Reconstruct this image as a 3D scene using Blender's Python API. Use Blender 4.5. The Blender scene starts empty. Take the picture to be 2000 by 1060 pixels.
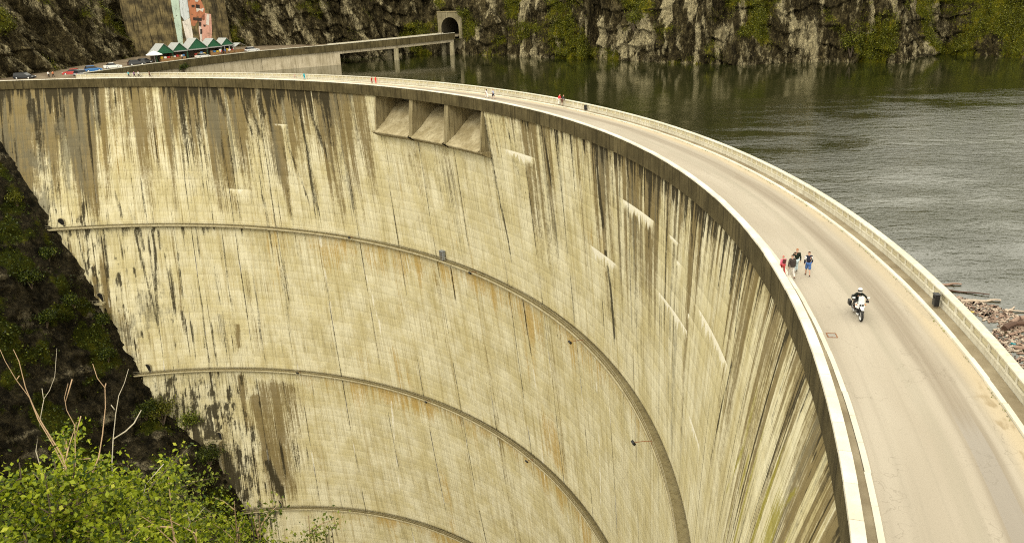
import bpy, bmesh, math, random
import numpy as np
from mathutils import Vector, Matrix
from mathutils.geometry import tessellate_polygon

random.seed(7)
RNG = np.random.default_rng(7)
SC = bpy.context.scene
COL = SC.collection
rad, sin, cos, pi = math.radians, math.sin, math.cos, math.pi

# ------------------------------------------------------------------ camera
CX, CY = -114.827, 65.235            # centre of the crest arc
EYE = Vector((0, 0, 18.375))         # the crest coping is z = 0
FPX = 1575.434                       # focal length in pixels of a 2000 px wide frame
PITCH, ROLL = 0.34286, -0.030921
F_ = Vector((0, cos(PITCH), -sin(PITCH)))
U0 = Vector((0, sin(PITCH), cos(PITCH)))
X0 = Vector((1, 0, 0))
XA = X0 * cos(ROLL) + U0 * sin(ROLL)
UA = -X0 * sin(ROLL) + U0 * cos(ROLL)
cam = bpy.data.cameras.new('camera')
cam.sensor_width = 36
cam.lens = 36 * FPX / 2000
cam.clip_start, cam.clip_end = 0.5, 3000
co = bpy.data.objects.new('camera', cam)
COL.objects.link(co)
M = Matrix((XA, UA, -F_)).transposed().to_4x4()
M.translation = EYE
co.matrix_world = M
SC.camera = co

# ------------------------------------------------------------------ sky, sun, exposure
SUN_EL, SUN_AZ = rad(40), rad(206)   # azimuth clockwise from +y: behind and left of the camera
w = bpy.data.worlds.new('World')
SC.world = w
w.use_nodes = True
nt = w.node_tree
sky = nt.nodes.new('ShaderNodeTexSky')
sky.sky_type = 'NISHITA'
sky.sun_disc = False
sky.sun_elevation = SUN_EL
sky.sun_rotation = SUN_AZ
sky.air_density, sky.dust_density, sky.ozone_density = 1.0, 4.0, 1.0
hs = nt.nodes.new('ShaderNodeHueSaturation')
hs.inputs['Saturation'].default_value = 0.22
tint = nt.nodes.new('ShaderNodeMix')
tint.data_type, tint.blend_type = 'RGBA', 'MULTIPLY'
tint.inputs[0].default_value = 1.0
tint.inputs[7].default_value = (1.0, 0.955, 0.79, 1)
nt.links.new(sky.outputs[0], hs.inputs['Color'])
nt.links.new(hs.outputs[0], tint.inputs[6])
# a broken cover of bright cloud over the hazy sky
tc = nt.nodes.new('ShaderNodeTexCoord')
cn = nt.nodes.new('ShaderNodeTexNoise')
cn.inputs['Scale'].default_value, cn.inputs['Detail'].default_value = 2.6, 5
cr = nt.nodes.new('ShaderNodeMapRange')
cr.inputs[1].default_value, cr.inputs[2].default_value, cr.inputs[3].default_value, cr.inputs[4].default_value = 0.35, 0.65, 0.7, 0.95
cl = nt.nodes.new('ShaderNodeMix')
cl.data_type = 'RGBA'
cl.inputs[7].default_value = (10.4, 9.95, 8.3, 1)
nt.links.new(tc.outputs['Generated'], cn.inputs['Vector'])
nt.links.new(cn.outputs[0], cr.inputs[0])
nt.links.new(cr.outputs[0], cl.inputs[0])
nt.links.new(tint.outputs[2], cl.inputs[6])
nt.links.new(cl.outputs[2], nt.nodes['Background'].inputs['Color'])
nt.nodes['Background'].inputs['Strength'].default_value = 0.15
sl = bpy.data.lights.new('sun', 'SUN')
sl.energy = 0.9
sl.angle = rad(14)
sl.color = (1.0, 0.93, 0.78)
so = bpy.data.objects.new('sun', sl)
COL.objects.link(so)
sv = Vector((sin(SUN_AZ) * cos(SUN_EL), cos(SUN_AZ) * cos(SUN_EL), sin(SUN_EL)))
so.rotation_euler = sv.to_track_quat('Z', 'Y').to_euler()
so.location = (0, 0, 80)
SC.cycles.use_denoising = False
SC.cycles.filter_width = 1.1
SC.view_settings.view_transform = 'Standard'
SC.view_settings.look = 'None'
SC.view_settings.gamma = 1
SC.view_settings.use_curve_mapping = False
SC.view_settings.exposure = 0.56

# ------------------------------------------------------------------ small helpers
def at(px, py, D):
    """the point D metres along the line of sight of a pixel of the 2000 px photograph"""
    v = XA * ((px - 1000) / FPX) - UA * ((py - 530) / FPX) + F_
    return EYE + v.normalized() * D

def pol(az, r, z=0.0):
    a = rad(az)
    return Vector((CX + r * cos(a), CY + r * sin(a), z))

def tag(o, label=None, cat=None, group=None, kind=None):
    for k, v in (('label', label), ('category', cat), ('group', group), ('kind', kind)):
        if v:
            o[k] = v
    return o

def empty(name, loc=(0, 0, 0), rz=0.0, label=None, cat=None, group=None):
    o = bpy.data.objects.new(name, None)
    o.empty_display_size = 0.3
    COL.objects.link(o)
    o.location = loc
    o.rotation_euler = (0, 0, rz)
    return tag(o, label, cat, group)

def link(name, me, m=None, parent=None, smooth=False):
    o = bpy.data.objects.new(name, me)
    COL.objects.link(o)
    if m is not None and not me.materials:
        me.materials.append(m)
    if parent is not None:
        o.parent = parent
    if smooth:
        me.polygons.foreach_set('use_smooth', [True] * len(me.polygons))
    return o

def npmesh(name, V, F):
    """fast mesh from numpy arrays; F is (m, k)"""
    V = np.asarray(V, np.float32)
    F = np.asarray(F, np.int32)
    me = bpy.data.meshes.new(name)
    me.vertices.add(len(V))
    me.vertices.foreach_set('co', V.ravel())
    m, k = F.shape
    me.loops.add(m * k)
    me.loops.foreach_set('vertex_index', F.ravel())
    me.polygons.add(m)
    me.polygons.foreach_set('loop_start', np.arange(0, m * k, k, dtype=np.int32))
    me.update(calc_edges=True)
    return me

def grid_faces(nr, nc):
    i = np.arange(nr * nc).reshape(nr, nc)
    return np.stack([i[:-1, :-1], i[:-1, 1:], i[1:, 1:], i[1:, :-1]], -1).reshape(-1, 4)

def set_uv(me, u, v):
    lay = me.uv_layers.new(name='UVMap')
    vi = np.empty(len(me.loops), np.int32)
    me.loops.foreach_get('vertex_index', vi)
    lay.data.foreach_set('uv', np.stack([u[vi], v[vi]], -1).astype(np.float32).ravel())

def set_attr(me, name, arr):
    """arr (n,) float or (n,3) colour"""
    if arr.ndim == 1:
        a = me.attributes.new(name, 'FLOAT', 'POINT')
        a.data.foreach_set('value', arr.astype(np.float32))
    else:
        a = me.attributes.new(name, 'FLOAT_COLOR', 'POINT')
        a.data.foreach_set('color', np.c_[arr, np.ones(len(arr))].astype(np.float32).ravel())

class MB:
    """collects simple solids into one mesh"""
    def __init__(s):
        s.v, s.f = [], []
    def add(s, vs, fs):
        n = len(s.v)
        s.v += [tuple(p) for p in vs]
        s.f += [tuple(i + n for i in f) for f in fs]
        return s
    def box(s, c, size, rz=0.0, M=None):
        hx, hy, hz = size[0] / 2, size[1] / 2, size[2] / 2
        vs = [Vector((x, y, z)) for z in (-hz, hz) for x, y in ((-hx, -hy), (hx, -hy), (hx, hy), (-hx, hy))]
        R = Matrix.Rotation(rz, 3, 'Z') if M is None else M
        vs = [R @ p + Vector(c) for p in vs]
        return s.add(vs, [(3, 2, 1, 0), (4, 5, 6, 7), (0, 1, 5, 4), (1, 2, 6, 5), (2, 3, 7, 6), (3, 0, 4, 7)])
    def tube(s, pts, radii, n=6, cap=True):
        pts = [Vector(p) for p in pts]
        if not isinstance(radii, (list, tuple)):
            radii = [radii] * len(pts)
        base = len(s.v)
        up = Vector((0.13, 0.31, 1))
        for i, p in enumerate(pts):
            d = (pts[min(i + 1, len(pts) - 1)] - pts[max(i - 1, 0)]).normalized()
            a = d.cross(up)
            if a.length < 0.05:
                a = d.cross(Vector((1, 0.2, 0)))
            a.normalize()
            b = d.cross(a)
            for k in range(n):
                t = 2 * pi * k / n
                s.v.append(tuple(p + (a * cos(t) + b * sin(t)) * radii[i]))
        for i in range(len(pts) - 1):
            for k in range(n):
                q, r = base + i * n, base + (i + 1) * n
                s.f.append((q + k, q + (k + 1) % n, r + (k + 1) % n, r + k))
        if cap:
            s.f.append(tuple(base + k for k in range(n))[::-1])
            e = base + (len(pts) - 1) * n
            s.f.append(tuple(e + k for k in range(n)))
        return s
    def prism(s, poly, d):
        """poly: list of 3D points (planar), extruded by vector d"""
        n = len(poly)
        a = [Vector(p) for p in poly]
        b = [p + Vector(d) for p in a]
        return s.add(a + b, [tuple(range(n))[::-1], tuple(range(n, 2 * n))] + [(i, (i + 1) % n, n + (i + 1) % n, n + i) for i in range(n)])
    def lathe(s, prof, n=16, axis='Z', c=(0, 0, 0)):
        base = len(s.v)
        for r, h in prof:
            for k in range(n):
                t = 2 * pi * k / n
                p = (r * cos(t), r * sin(t), h)
                if axis == 'X':
                    p = (h, r * cos(t), r * sin(t))
                elif axis == 'Y':
                    p = (r * cos(t), h, r * sin(t))
                s.v.append((p[0] + c[0], p[1] + c[1], p[2] + c[2]))
        for i in range(len(prof) - 1):
            for k in range(n):
                q, r = base + i * n, base + (i + 1) * n
                s.f.append((q + k, q + (k + 1) % n, r + (k + 1) % n, r + k))
        return s
    def build(s, name, m, parent=None, smooth=False, bevel=0.0):
        me = bpy.data.meshes.new(name)
        me.from_pydata(s.v, [], s.f)
        bm = bmesh.new()
        bm.from_mesh(me)
        bmesh.ops.recalc_face_normals(bm, faces=bm.faces)
        if bevel:
            bmesh.ops.bevel(bm, geom=list(bm.edges), offset=bevel, segments=1, affect='EDGES', clamp_overlap=True)
        bm.to_mesh(me)
        bm.free()
        return link(name, me, m, parent, smooth)

def arc_solid(prof, a0, a1, n, r0=0.0):
    """solid swept along the crest arc; coordinates relative to the arc centre"""
    k = len(prof)
    mb = MB()
    vs = []
    for i in range(n + 1):
        a = rad(a0 + (a1 - a0) * i / n)
        vs += [(r * cos(a), r * sin(a), z) for r, z in prof]
    fs = [(i * k + j, i * k + (j + 1) % k, (i + 1) * k + (j + 1) % k, (i + 1) * k + j) for i in range(n) for j in range(k)]
    fs += [tuple(range(k))[::-1], tuple(n * k + j for j in range(k))]
    return mb.add(vs, fs)

# ------------------------------------------------------------------ noise (numpy)
def _hash(i, j, k):
    h = (i.astype(np.int64) * 374761393 + j.astype(np.int64) * 668265263 + k.astype(np.int64) * 2147483647) & 0xFFFFFFFF
    h = ((h ^ (h >> 13)) * 1274126177) & 0xFFFFFFFF
    h = ((h ^ (h >> 16)) * 2246822519) & 0xFFFFFFFF
    return ((h ^ (h >> 15)) & 0xFFFFFF) / float(0xFFFFFF)

def vn(x, y, z=0.0, seed=0):
    """value noise 0..1"""
    x, y = np.broadcast_arrays(np.asarray(x, float), np.asarray(y, float))
    z = np.broadcast_to(np.asarray(z, float) + seed * 17.31, x.shape)
    i, j, k = np.floor(x), np.floor(y), np.floor(z)
    f, g, h = x - i, y - j, z - k
    f, g, h = f * f * (3 - 2 * f), g * g * (3 - 2 * g), h * h * (3 - 2 * h)
    o = 0
    for a in (0, 1):
        for b in (0, 1):
            for c in (0, 1):
                o = o + _hash(i + a, j + b, k + c) * (f if a else 1 - f) * (g if b else 1 - g) * (h if c else 1 - h)
    return o

def fbm(x, y, z=0.0, oct=4, seed=0, gain=0.5, ridged=False):
    o, amp, tot = 0, 1.0, 0.0
    x, y, z = np.asarray(x, float), np.asarray(y, float), np.asarray(z, float)
    for q in range(oct):
        n = vn(x * 2 ** q, y * 2 ** q, z * 2 ** q, seed + q * 3)
        if ridged:
            n = 1 - np.abs(2 * n - 1)
        o = o + n * amp
        tot += amp
        amp *= gain
    return o / tot

def sstep(a, b, x):
    t = np.clip((x - a) / (b - a), 0, 1)
    return t * t * (3 - 2 * t)

# ------------------------------------------------------------------ materials
class NT:
    def __init__(s, name, rough=0.85, spec=0.3):
        s.m = bpy.data.materials.new(name)
        s.m.use_nodes = True
        s.t = s.m.node_tree
        s.b = s.t.nodes['Principled BSDF']
        s.b.inputs['Roughness'].default_value = rough
        s.b.inputs['Specular IOR Level'].default_value = spec
    def n(s, typ, props=None, **inp):
        nd = s.t.nodes.new('ShaderNode' + typ)
        for k, v in (props or {}).items():
            setattr(nd, k, v)
        for k, v in inp.items():
            k = int(k[1:]) if k[0] == '_' else k.replace('_', ' ')
            s.put(nd.inputs[k], v)
        return nd
    def put(s, sock, v):
        if isinstance(v, bpy.types.NodeSocket):
            s.t.links.new(v, sock)
        elif isinstance(v, bpy.types.Node):
            s.t.links.new(v.outputs[0], sock)
        else:
            if sock.type == 'RGBA' and len(v) == 3:
                v = (*v, 1)
            sock.default_value = v
    def mix(s, fac, a, b, mode='MIX'):
        nd = s.n('Mix', {'data_type': 'RGBA', 'blend_type': mode, 'clamp_factor': True})
        s.put(nd.inputs[0], fac)
        s.put(nd.inputs[6], a)
        s.put(nd.inputs[7], b)
        return nd.outputs[2]
    def math(s, op, a, b=0.0, clamp=False):
        nd = s.n('Math', {'operation': op, 'use_clamp': clamp})
        s.put(nd.inputs[0], a)
        s.put(nd.inputs[1], b)
        return nd.outputs[0]
    def mapr(s, v, a, b, c=0.0, d=1.0, smooth=True):
        nd = s.n('MapRange', {'interpolation_type': 'SMOOTHSTEP' if smooth else 'LINEAR'})
        for i, q in enumerate((v, a, b, c, d)):
            s.put(nd.inputs[i], q)
        return nd.outputs[0]
    def noise(s, vec, scale, detail=4, rough=0.55, typ=None):
        return s.n('TexNoise', {'noise_dimensions': '3D'}, Vector=vec, Scale=scale, Detail=detail, Roughness=rough).outputs[0]
    def scaled(s, vec, sc):
        return s.n('Mapping', {'vector_type': 'POINT'}, Vector=vec, Scale=sc).outputs[0]
    def uv(s):
        return s.n('UVMap').outputs[0]
    def obj(s):
        return s.n('TexCoord').outputs['Object']
    def pos(s):
        return s.n('NewGeometry').outputs['Position']
    def attr(s, name):
        return s.n('Attribute', {'attribute_name': name})
    def rnd(s):
        return s.n('ObjectInfo').outputs['Random']
    def color(s, v):
        s.put(s.b.inputs['Base Color'], v)
        return s
    def bump(s, h, dist=0.05, strength=0.6):
        s.put(s.b.inputs['Normal'], s.n('Bump', Height=h, Distance=dist, Strength=strength).outputs[0])
        return s

def simple(name, c, rough=0.6, spec=0.4, metal=0.0, var=0.15, scale=6.0, coat=0.0):
    """plain colour with fine procedural variation"""
    t = NT(name, rough, spec)
    v = t.noise(t.obj(), scale, 4)
    t.color(t.mix(t.mapr(v, 0.3, 0.7), tuple(x * (1 - var) for x in c), tuple(min(1, x * (1 + var)) for x in c)))
    t.b.inputs['Metallic'].default_value = metal
    t.b.inputs['Coat Weight'].default_value = coat
    return t.m

MAT = {}
def mk_wall():
    t = NT('dam_concrete', 0.9, 0.2)
    uv = t.uv()
    s1 = t.noise(t.scaled(uv, (1.1, 0.035, 1)), 1.0, 5, 0.62)
    s2 = t.noise(t.scaled(uv, (4.6, 0.085, 1)), 1.0, 6, 0.66)
    bl = t.noise(t.scaled(uv, (0.16, 0.12, 1)), 1.0, 6, 0.62)
    b2 = t.noise(t.scaled(uv, (0.7, 0.45, 1)), 1.0, 6, 0.68)
    fine = t.noise(t.scaled(uv, (2.6, 2.2, 1)), 1.0, 6, 0.7)
    tone = t.attr('tone').outputs['Fac']
    c = t.mix(t.mapr(bl, 0.36, 0.64), (0.545, 0.480, 0.275), (0.680, 0.630, 0.450))
    c = t.mix(t.mapr(tone, 0.0, 1.0), t.mix(1.0, c, (0.92, 0.915, 0.885), 'MULTIPLY'), t.mix(1.0, c, (1.05, 1.05, 1.04), 'MULTIPLY'))
    c = t.mix(t.math('MULTIPLY', t.mapr(b2, 0.50, 0.74), 0.34), c, (0.38, 0.325, 0.165))
    c = t.mix(t.math('MULTIPLY', t.mapr(s1, 0.48, 0.68), 0.46), c, (0.345, 0.270, 0.105))
    c = t.mix(t.math('MULTIPLY', t.mapr(s2, 0.47, 0.70), 0.62), c, (0.22, 0.185, 0.095))
    c = t.mix(t.math('MULTIPLY', t.mapr(s2, 0.47, 0.30), 0.55), c, (0.64, 0.60, 0.46))
    c = t.mix(t.math('MULTIPLY', t.mapr(fine, 0.60, 0.78), 0.40), c, (0.16, 0.14, 0.085))
    sa = t.n('SeparateColor', Color=t.attr('stain_a').outputs['Color'])
    sb = t.n('SeparateColor', Color=t.attr('stain_b').outputs['Color'])
    st = t.math('ADD', t.math('MULTIPLY', s2, 0.55), t.math('ADD', t.math('MULTIPLY', fine, 0.25), t.math('MULTIPLY', b2, 0.2)))
    nz = t.mapr(st, 0.36, 0.64, 0.0, 1.0, False)          # fibrous noise spread over 0..1
    def m(sock, gain, soft, top):
        k = t.math('SUBTRACT', t.math('ADD', nz, t.math('MULTIPLY', sock, gain)), 1.0)
        return t.math('MULTIPLY', t.mapr(k, 0.0, soft), top)
    c = t.mix(m(sa.outputs[2], 1.35, 0.8, 0.75), c, (0.42, 0.27, 0.06))     # ochre
    c = t.mix(m(sa.outputs[1], 1.40, 0.65, 0.86), c, (0.150, 0.105, 0.036))  # brown
    c = t.mix(m(sb.outputs[0], 1.3, 0.7, 0.72), c, (0.125, 0.115, 0.080))   # grey
    c = t.mix(m(sb.outputs[1], 1.25, 0.6, 0.75), c, (0.27, 0.235, 0.02))     # moss
    c = t.mix(m(sb.outputs[2], 1.75, 0.6, 0.8), c, (0.78, 0.74, 0.62))       # lime bloom
    c = t.mix(m(sa.outputs[0], 1.38, 0.55, 0.93), c, (0.030, 0.024, 0.012)) # black streaks
    t.color(c)
    t.bump(t.math('ADD', fine, t.math('MULTIPLY', s2, 0.5)), 0.04, 0.5)
    return t.m
MAT['wall'] = mk_wall()

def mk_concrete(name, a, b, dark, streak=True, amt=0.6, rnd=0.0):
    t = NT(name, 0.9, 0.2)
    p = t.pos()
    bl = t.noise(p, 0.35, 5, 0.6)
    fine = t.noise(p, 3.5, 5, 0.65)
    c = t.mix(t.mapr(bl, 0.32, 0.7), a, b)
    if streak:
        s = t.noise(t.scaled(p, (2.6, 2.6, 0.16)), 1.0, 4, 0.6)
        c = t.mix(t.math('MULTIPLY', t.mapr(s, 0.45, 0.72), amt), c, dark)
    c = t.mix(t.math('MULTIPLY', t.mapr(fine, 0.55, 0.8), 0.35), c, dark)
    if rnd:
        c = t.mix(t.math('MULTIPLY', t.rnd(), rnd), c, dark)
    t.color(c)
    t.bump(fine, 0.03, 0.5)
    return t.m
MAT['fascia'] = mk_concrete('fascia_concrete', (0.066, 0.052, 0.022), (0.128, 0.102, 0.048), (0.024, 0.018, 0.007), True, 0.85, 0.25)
MAT['coping'] = mk_concrete('pale_coping', (0.60, 0.56, 0.46), (0.76, 0.73, 0.64), (0.30, 0.26, 0.17), False, rnd=0.22)
MAT['kerb'] = mk_concrete('kerb_stone', (0.66, 0.63, 0.53), (0.76, 0.73, 0.64), (0.42, 0.37, 0.27), False, rnd=0.35)
MAT['parapet'] = mk_concrete('parapet_concrete', (0.56, 0.53, 0.43), (0.66, 0.63, 0.53), (0.34, 0.29, 0.18), True, 0.45, 0.2)
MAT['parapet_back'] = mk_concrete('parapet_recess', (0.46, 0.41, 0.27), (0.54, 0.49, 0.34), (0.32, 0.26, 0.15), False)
MAT['walk'] = mk_concrete('walkway_dirt', (0.20, 0.16, 0.10), (0.33, 0.28, 0.19), (0.11, 0.085, 0.05), False)
MAT['ledge'] = mk_concrete('ledge_concrete', (0.36, 0.31, 0.19), (0.44, 0.39, 0.25), (0.14, 0.11, 0.05), True, 0.5)
MAT['old'] = mk_concrete('old_concrete', (0.30, 0.26, 0.16), (0.42, 0.37, 0.25), (0.10, 0.08, 0.045), True, 0.7)
MAT['pale_old'] = mk_concrete('approach_concrete', (0.40, 0.34, 0.235), (0.52, 0.45, 0.33), (0.13, 0.10, 0.05), True, 0.55)
MAT['dark_old'] = mk_concrete('dark_concrete', (0.10, 0.085, 0.05), (0.17, 0.145, 0.09), (0.04, 0.033, 0.02), True, 0.7)  # dark concrete tone; on the spillway back it paints in the deck's shade
MAT['portal'] = mk_concrete('portal_concrete', (0.17, 0.145, 0.085), (0.27, 0.235, 0.15), (0.06, 0.048, 0.025), True, 0.8)
MAT['lining'] = mk_concrete('dark_lining', (0.05, 0.043, 0.028), (0.08, 0.07, 0.045), (0.02, 0.016, 0.01), True, .5)  # tunnel gloom put into the lining colour
MAT['pier'] = mk_concrete('pier_concrete', (0.21, 0.17, 0.09), (0.33, 0.28, 0.165), (0.06, 0.047, 0.022), True, 0.8)  # shade of the deep spillway recess put into the colour, plus streaks
MAT['chute'] = mk_concrete('chute_concrete', (0.27, 0.22, 0.12), (0.45, 0.39, 0.25), (0.12, 0.095, 0.05), True, 0.5)

MAT['wallface'] = mk_concrete('stained_cliff_facing', (0.055, 0.044, 0.024), (0.24, 0.185, 0.085), (0.014, 0.011, 0.007), True, 1.0)
def mk_road():
    t = NT('road_asphalt', 0.82, 0.3)
    uv = t.uv()                                 # u metres along, v metres across from the downstream kerb
    sep = t.n('SeparateXYZ', Vector=uv)
    v = sep.outputs[1]
    u = sep.outputs[0]
    lon = t.noise(t.scaled(uv, (0.035, 2.3, 1)), 1.0, 4, 0.55)
    big = t.noise(t.scaled(uv, (0.07, 0.35, 1)), 1.0, 4, 0.5)
    fine = t.noise(t.scaled(uv, (6, 6, 1)), 1.0, 4, 0.7)
    wob = t.math('MULTIPLY', t.math('SUBTRACT', t.noise(t.scaled(uv, (0.05, 0.02, 1)), 1.0, 2), 0.5), 1.2)
    vv = t.math('ADD', v, wob)
    c = t.mix(t.mapr(big, 0.3, 0.7), (0.330, 0.286, 0.224), (0.392, 0.347, 0.280))
    c = t.mix(t.math('MULTIPLY', t.mapr(lon, 0.48, 0.7), 0.5), c, (0.29, 0.255, 0.20))
    def band(cn, wd, amt, col, c):
        d = t.math('ABSOLUTE', t.math('SUBTRACT', vv, cn))
        f = t.math('MULTIPLY', t.mapr(d, wd, wd * 0.25), t.mapr(lon, 0.25, 0.6, 0.45, 1.0))
        return t.mix(t.math('MULTIPLY', f, amt), c, col)
    c = band(4.75, 0.95, 0.75, (0.20, 0.162, 0.118), c)
    c = band(3.2, 0.5, 0.45, (0.29, 0.26, 0.20), c)
    c = band(1.9, 0.45, 0.18, (0.36, 0.32, 0.26), c)
    # sand swept against the upstream kerb
    c = t.mix(t.math('MULTIPLY', t.mapr(t.math('ADD', vv, t.math('MULTIPLY', big, 0.8)), 6.0, 6.9), 0.65), c, (0.50, 0.41, 0.27))
    # damp sandy stain and the long puddle of the bend
    e = t.math('MULTIPLY', t.mapr(u, -33, -26), t.mapr(v, 5.7, 6.15))
    st = t.mapr(t.noise(t.scaled(uv, (0.35, 0.9, 1)), 1.0, 3), 0.50, 0.58)
    c = t.mix(t.math('MULTIPLY', t.math('MULTIPLY', t.mapr(u, -26, -30), st), t.math('MULTIPLY', t.mapr(v, 5.6, 6.2), 0.7)), c, (0.27, 0.205, 0.115))
    pe = t.math('ADD', t.math('ABSOLUTE', t.math('SUBTRACT', t.math('ADD', v, t.math('MULTIPLY', wob, 0.5)), 4.75)), t.math('MULTIPLY', fine, 0.05))
    pud = t.math('MULTIPLY', t.mapr(pe, 0.5, 0.4), t.mapr(t.math('ADD', u, t.math('MULTIPLY', lon, 6)), -27, -31))
    c = t.mix(t.math('MULTIPLY', pud, 0.75), c, (0.25, 0.22, 0.185))
    c = t.mix(t.math('MULTIPLY', t.mapr(fine, 0.55, 0.78), 0.38), c, (0.25, 0.22, 0.17))
    sp = t.noise(t.scaled(uv, (17, 17, 1)), 1.0, 2, 0.6)
    c = t.mix(t.math('MULTIPLY', t.mapr(sp, 0.58, 0.74), 0.4), c, (0.20, 0.175, 0.135))
    vo = t.n('TexVoronoi', {'feature': 'DISTANCE_TO_EDGE'}, Vector=t.n('VectorMath', {'operation': 'ADD'}, _0=t.scaled(uv, (.16, .30, 1)), _1=t.n('TexNoise', Vector=uv, Scale=0.8, Detail=4).outputs[1]).outputs[0], Scale=1.0)
    ck = t.math('MULTIPLY', t.mapr(vo.outputs[0], 0.012, 0.002), t.mapr(big, 0.42, 0.56))
    c = t.mix(t.math('MULTIPLY', ck, 0.33), c, (0.15, 0.125, 0.09))
    pt = t.n('TexVoronoi', {'feature': 'F1'}, Vector=t.scaled(uv, (.07, .28, 1)), Scale=1.0)
    c = t.mix(t.math('MULTIPLY', t.mapr(t.n('SeparateColor', Color=pt.outputs[1]).outputs[0], .80, .84), 0.28), c, (0.31, 0.275, 0.22))
    t.color(c)
    t.put(t.b.inputs['Roughness'], t.mapr(pud, 0, 1, 0.85, 0.32))
    t.bump(fine, 0.012, 0.35)
    return t.m
MAT['road'] = mk_road()

def mk_apron():
    t = NT('apron_gravel', 0.9, 0.2)
    p = t.pos()
    a = t.noise(p, 0.25, 5)
    b = t.noise(p, 2.5, 4)
    c = t.mix(t.mapr(a, 0.35, 0.65), (0.13, 0.095, 0.06), (0.22, 0.175, 0.12))
    c = t.mix(t.math('MULTIPLY', t.mapr(b, 0.5, 0.75), 0.5), c, (0.09, 0.075, 0.04))
    t.color(c)
    t.bump(b, 0.05, 0.6)
    return t.m
MAT['apron'] = mk_apron()

def mk_water():
    t = NT('lake_water', 0.05, 0.5)
    p = t.pos()
    sep = t.n('SeparateXYZ', Vector=p)
    big = t.noise(t.scaled(p, (0.018, 0.03, 1)), 1.0, 3, 0.5)
    n1 = t.noise(t.scaled(p, (0.75, 1.35, 1)), 1.0, 3, 0.55)
    n2 = t.noise(t.scaled(p, (2.2, 3.8, 1)), 1.0, 3, 0.6)
    jit = t.math('MULTIPLY', t.math('SUBTRACT', big, 0.5), 70)
    wind = t.math('ADD', t.math('MULTIPLY', t.mapr(t.math('ADD', sep.outputs[0], jit), -5, 75), t.mapr(t.math('ADD', sep.outputs[1], jit), 200, 70)), 0.04)
    gust = t.mapr(t.noise(t.scaled(p, (0.045, 0.11, 1)), 1.0, 4, 0.6), 0.36, 0.62, 0.35, 1.25)
    wind = t.math('MULTIPLY', wind, gust)
    n3 = t.noise(t.scaled(p, (0.16, 0.36, 1)), 1.0, 3, 0.5)
    h = t.math('ADD', t.math('ADD', t.math('MULTIPLY', n1, 1.0), t.math('MULTIPLY', n3, 1.6)), t.math('MULTIPLY', n2, 0.45))
    t.color(t.mix(t.mapr(big, 0.3, 0.7), (0.013, 0.016, 0.004), (0.020, 0.023, 0.006)))
    bp = t.n('Bump', Height=h, Distance=0.28, Strength=wind)
    t.put(t.b.inputs['Normal'], bp.outputs[0])
    t.b.inputs['IOR'].default_value = 1.75
    return t.m
MAT['water'] = mk_water()

def mk_rock(name, dark, mid, pale, green, sc=(0.5, 0.5, 0.2), gmul=1.0, pk=1.0):
    t = NT(name, 0.92, 0.12)
    p = t.pos()
    col = t.n('SeparateColor', Color=t.attr('tone').outputs['Color'])    # r pale ribs, g vegetation, b ridge noise
    a = t.noise(t.scaled(p, sc), 1.0, 7, 0.72)
    b = t.noise(t.scaled(p, tuple(x * 3.4 for x in sc)), 1.0, 6, 0.74)
    e = t.noise(t.scaled(p, tuple(x * 9 for x in (sc[0], sc[1], sc[2] * 1.6))), 1.0, 4, 0.75)
    mixab = t.math('ADD', t.math('MULTIPLY', a, 0.6), t.math('MULTIPLY', b, 0.4))
    c = t.mix(t.mapr(mixab, 0.40, 0.60), dark, mid)
    pf = t.math('ADD', t.math('ADD', col.outputs[0], 0.12), t.math('MULTIPLY', t.math('SUBTRACT', mixab, 0.5), 3.4))
    pf = t.math('ADD', pf, t.math('MULTIPLY', t.math('SUBTRACT', e, 0.5), 1.2))
    c = t.mix(t.math('MULTIPLY', t.mapr(pf, 0.42, 1.05), pk), c, pale)
    # dark crack lines and flecks
    cr = t.math('ABSOLUTE', t.math('SUBTRACT', b, 0.5))
    c = t.mix(t.math('MULTIPLY', t.mapr(cr, 0.045, 0.0), 0.85), c, tuple(x * 0.22 for x in dark))
    c = t.mix(t.math('MULTIPLY', t.mapr(e, 0.54, 0.68), 0.75), c, tuple(x * 0.30 for x in dark))
    gf = t.math('ADD', t.math('MULTIPLY', col.outputs[1], gmul), t.math('ADD', t.math('MULTIPLY', t.math('SUBTRACT', b, 0.5), 1.6), t.math('MULTIPLY', t.math('SUBTRACT', e, 0.5), 1.3)))
    gc = t.mix(t.mapr(e, 0.38, 0.6), green, tuple(x * 0.25 for x in green))
    gc = t.mix(t.mapr(a, 0.45, 0.7), gc, tuple(x * f for x, f in zip(green, (1.7, 1.35, 1.2))))
    c = t.mix(t.mapr(gf, 0.40, 0.66), c, gc)
    t.color(c)
    t.bump(t.math('ADD', a, t.math('ADD', t.math('MULTIPLY', b, 0.7), t.math('MULTIPLY', e, 0.3))), 1.2, 1.0)
    return t.m
MAT['cliff'] = mk_rock('cliff_rock', (0.020, 0.015, 0.006), (0.122, 0.097, 0.044), (0.50, 0.43, 0.255), (0.130, 0.138, 0.006))
MAT['slope'] = mk_rock('abutment_rock', (0.009, 0.0075, 0.004), (0.058, 0.047, 0.025), (0.30, 0.26, 0.17), (0.044, 0.054, 0.003), (0.4, 0.4, 0.3), 1.0, 0.8)

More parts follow.
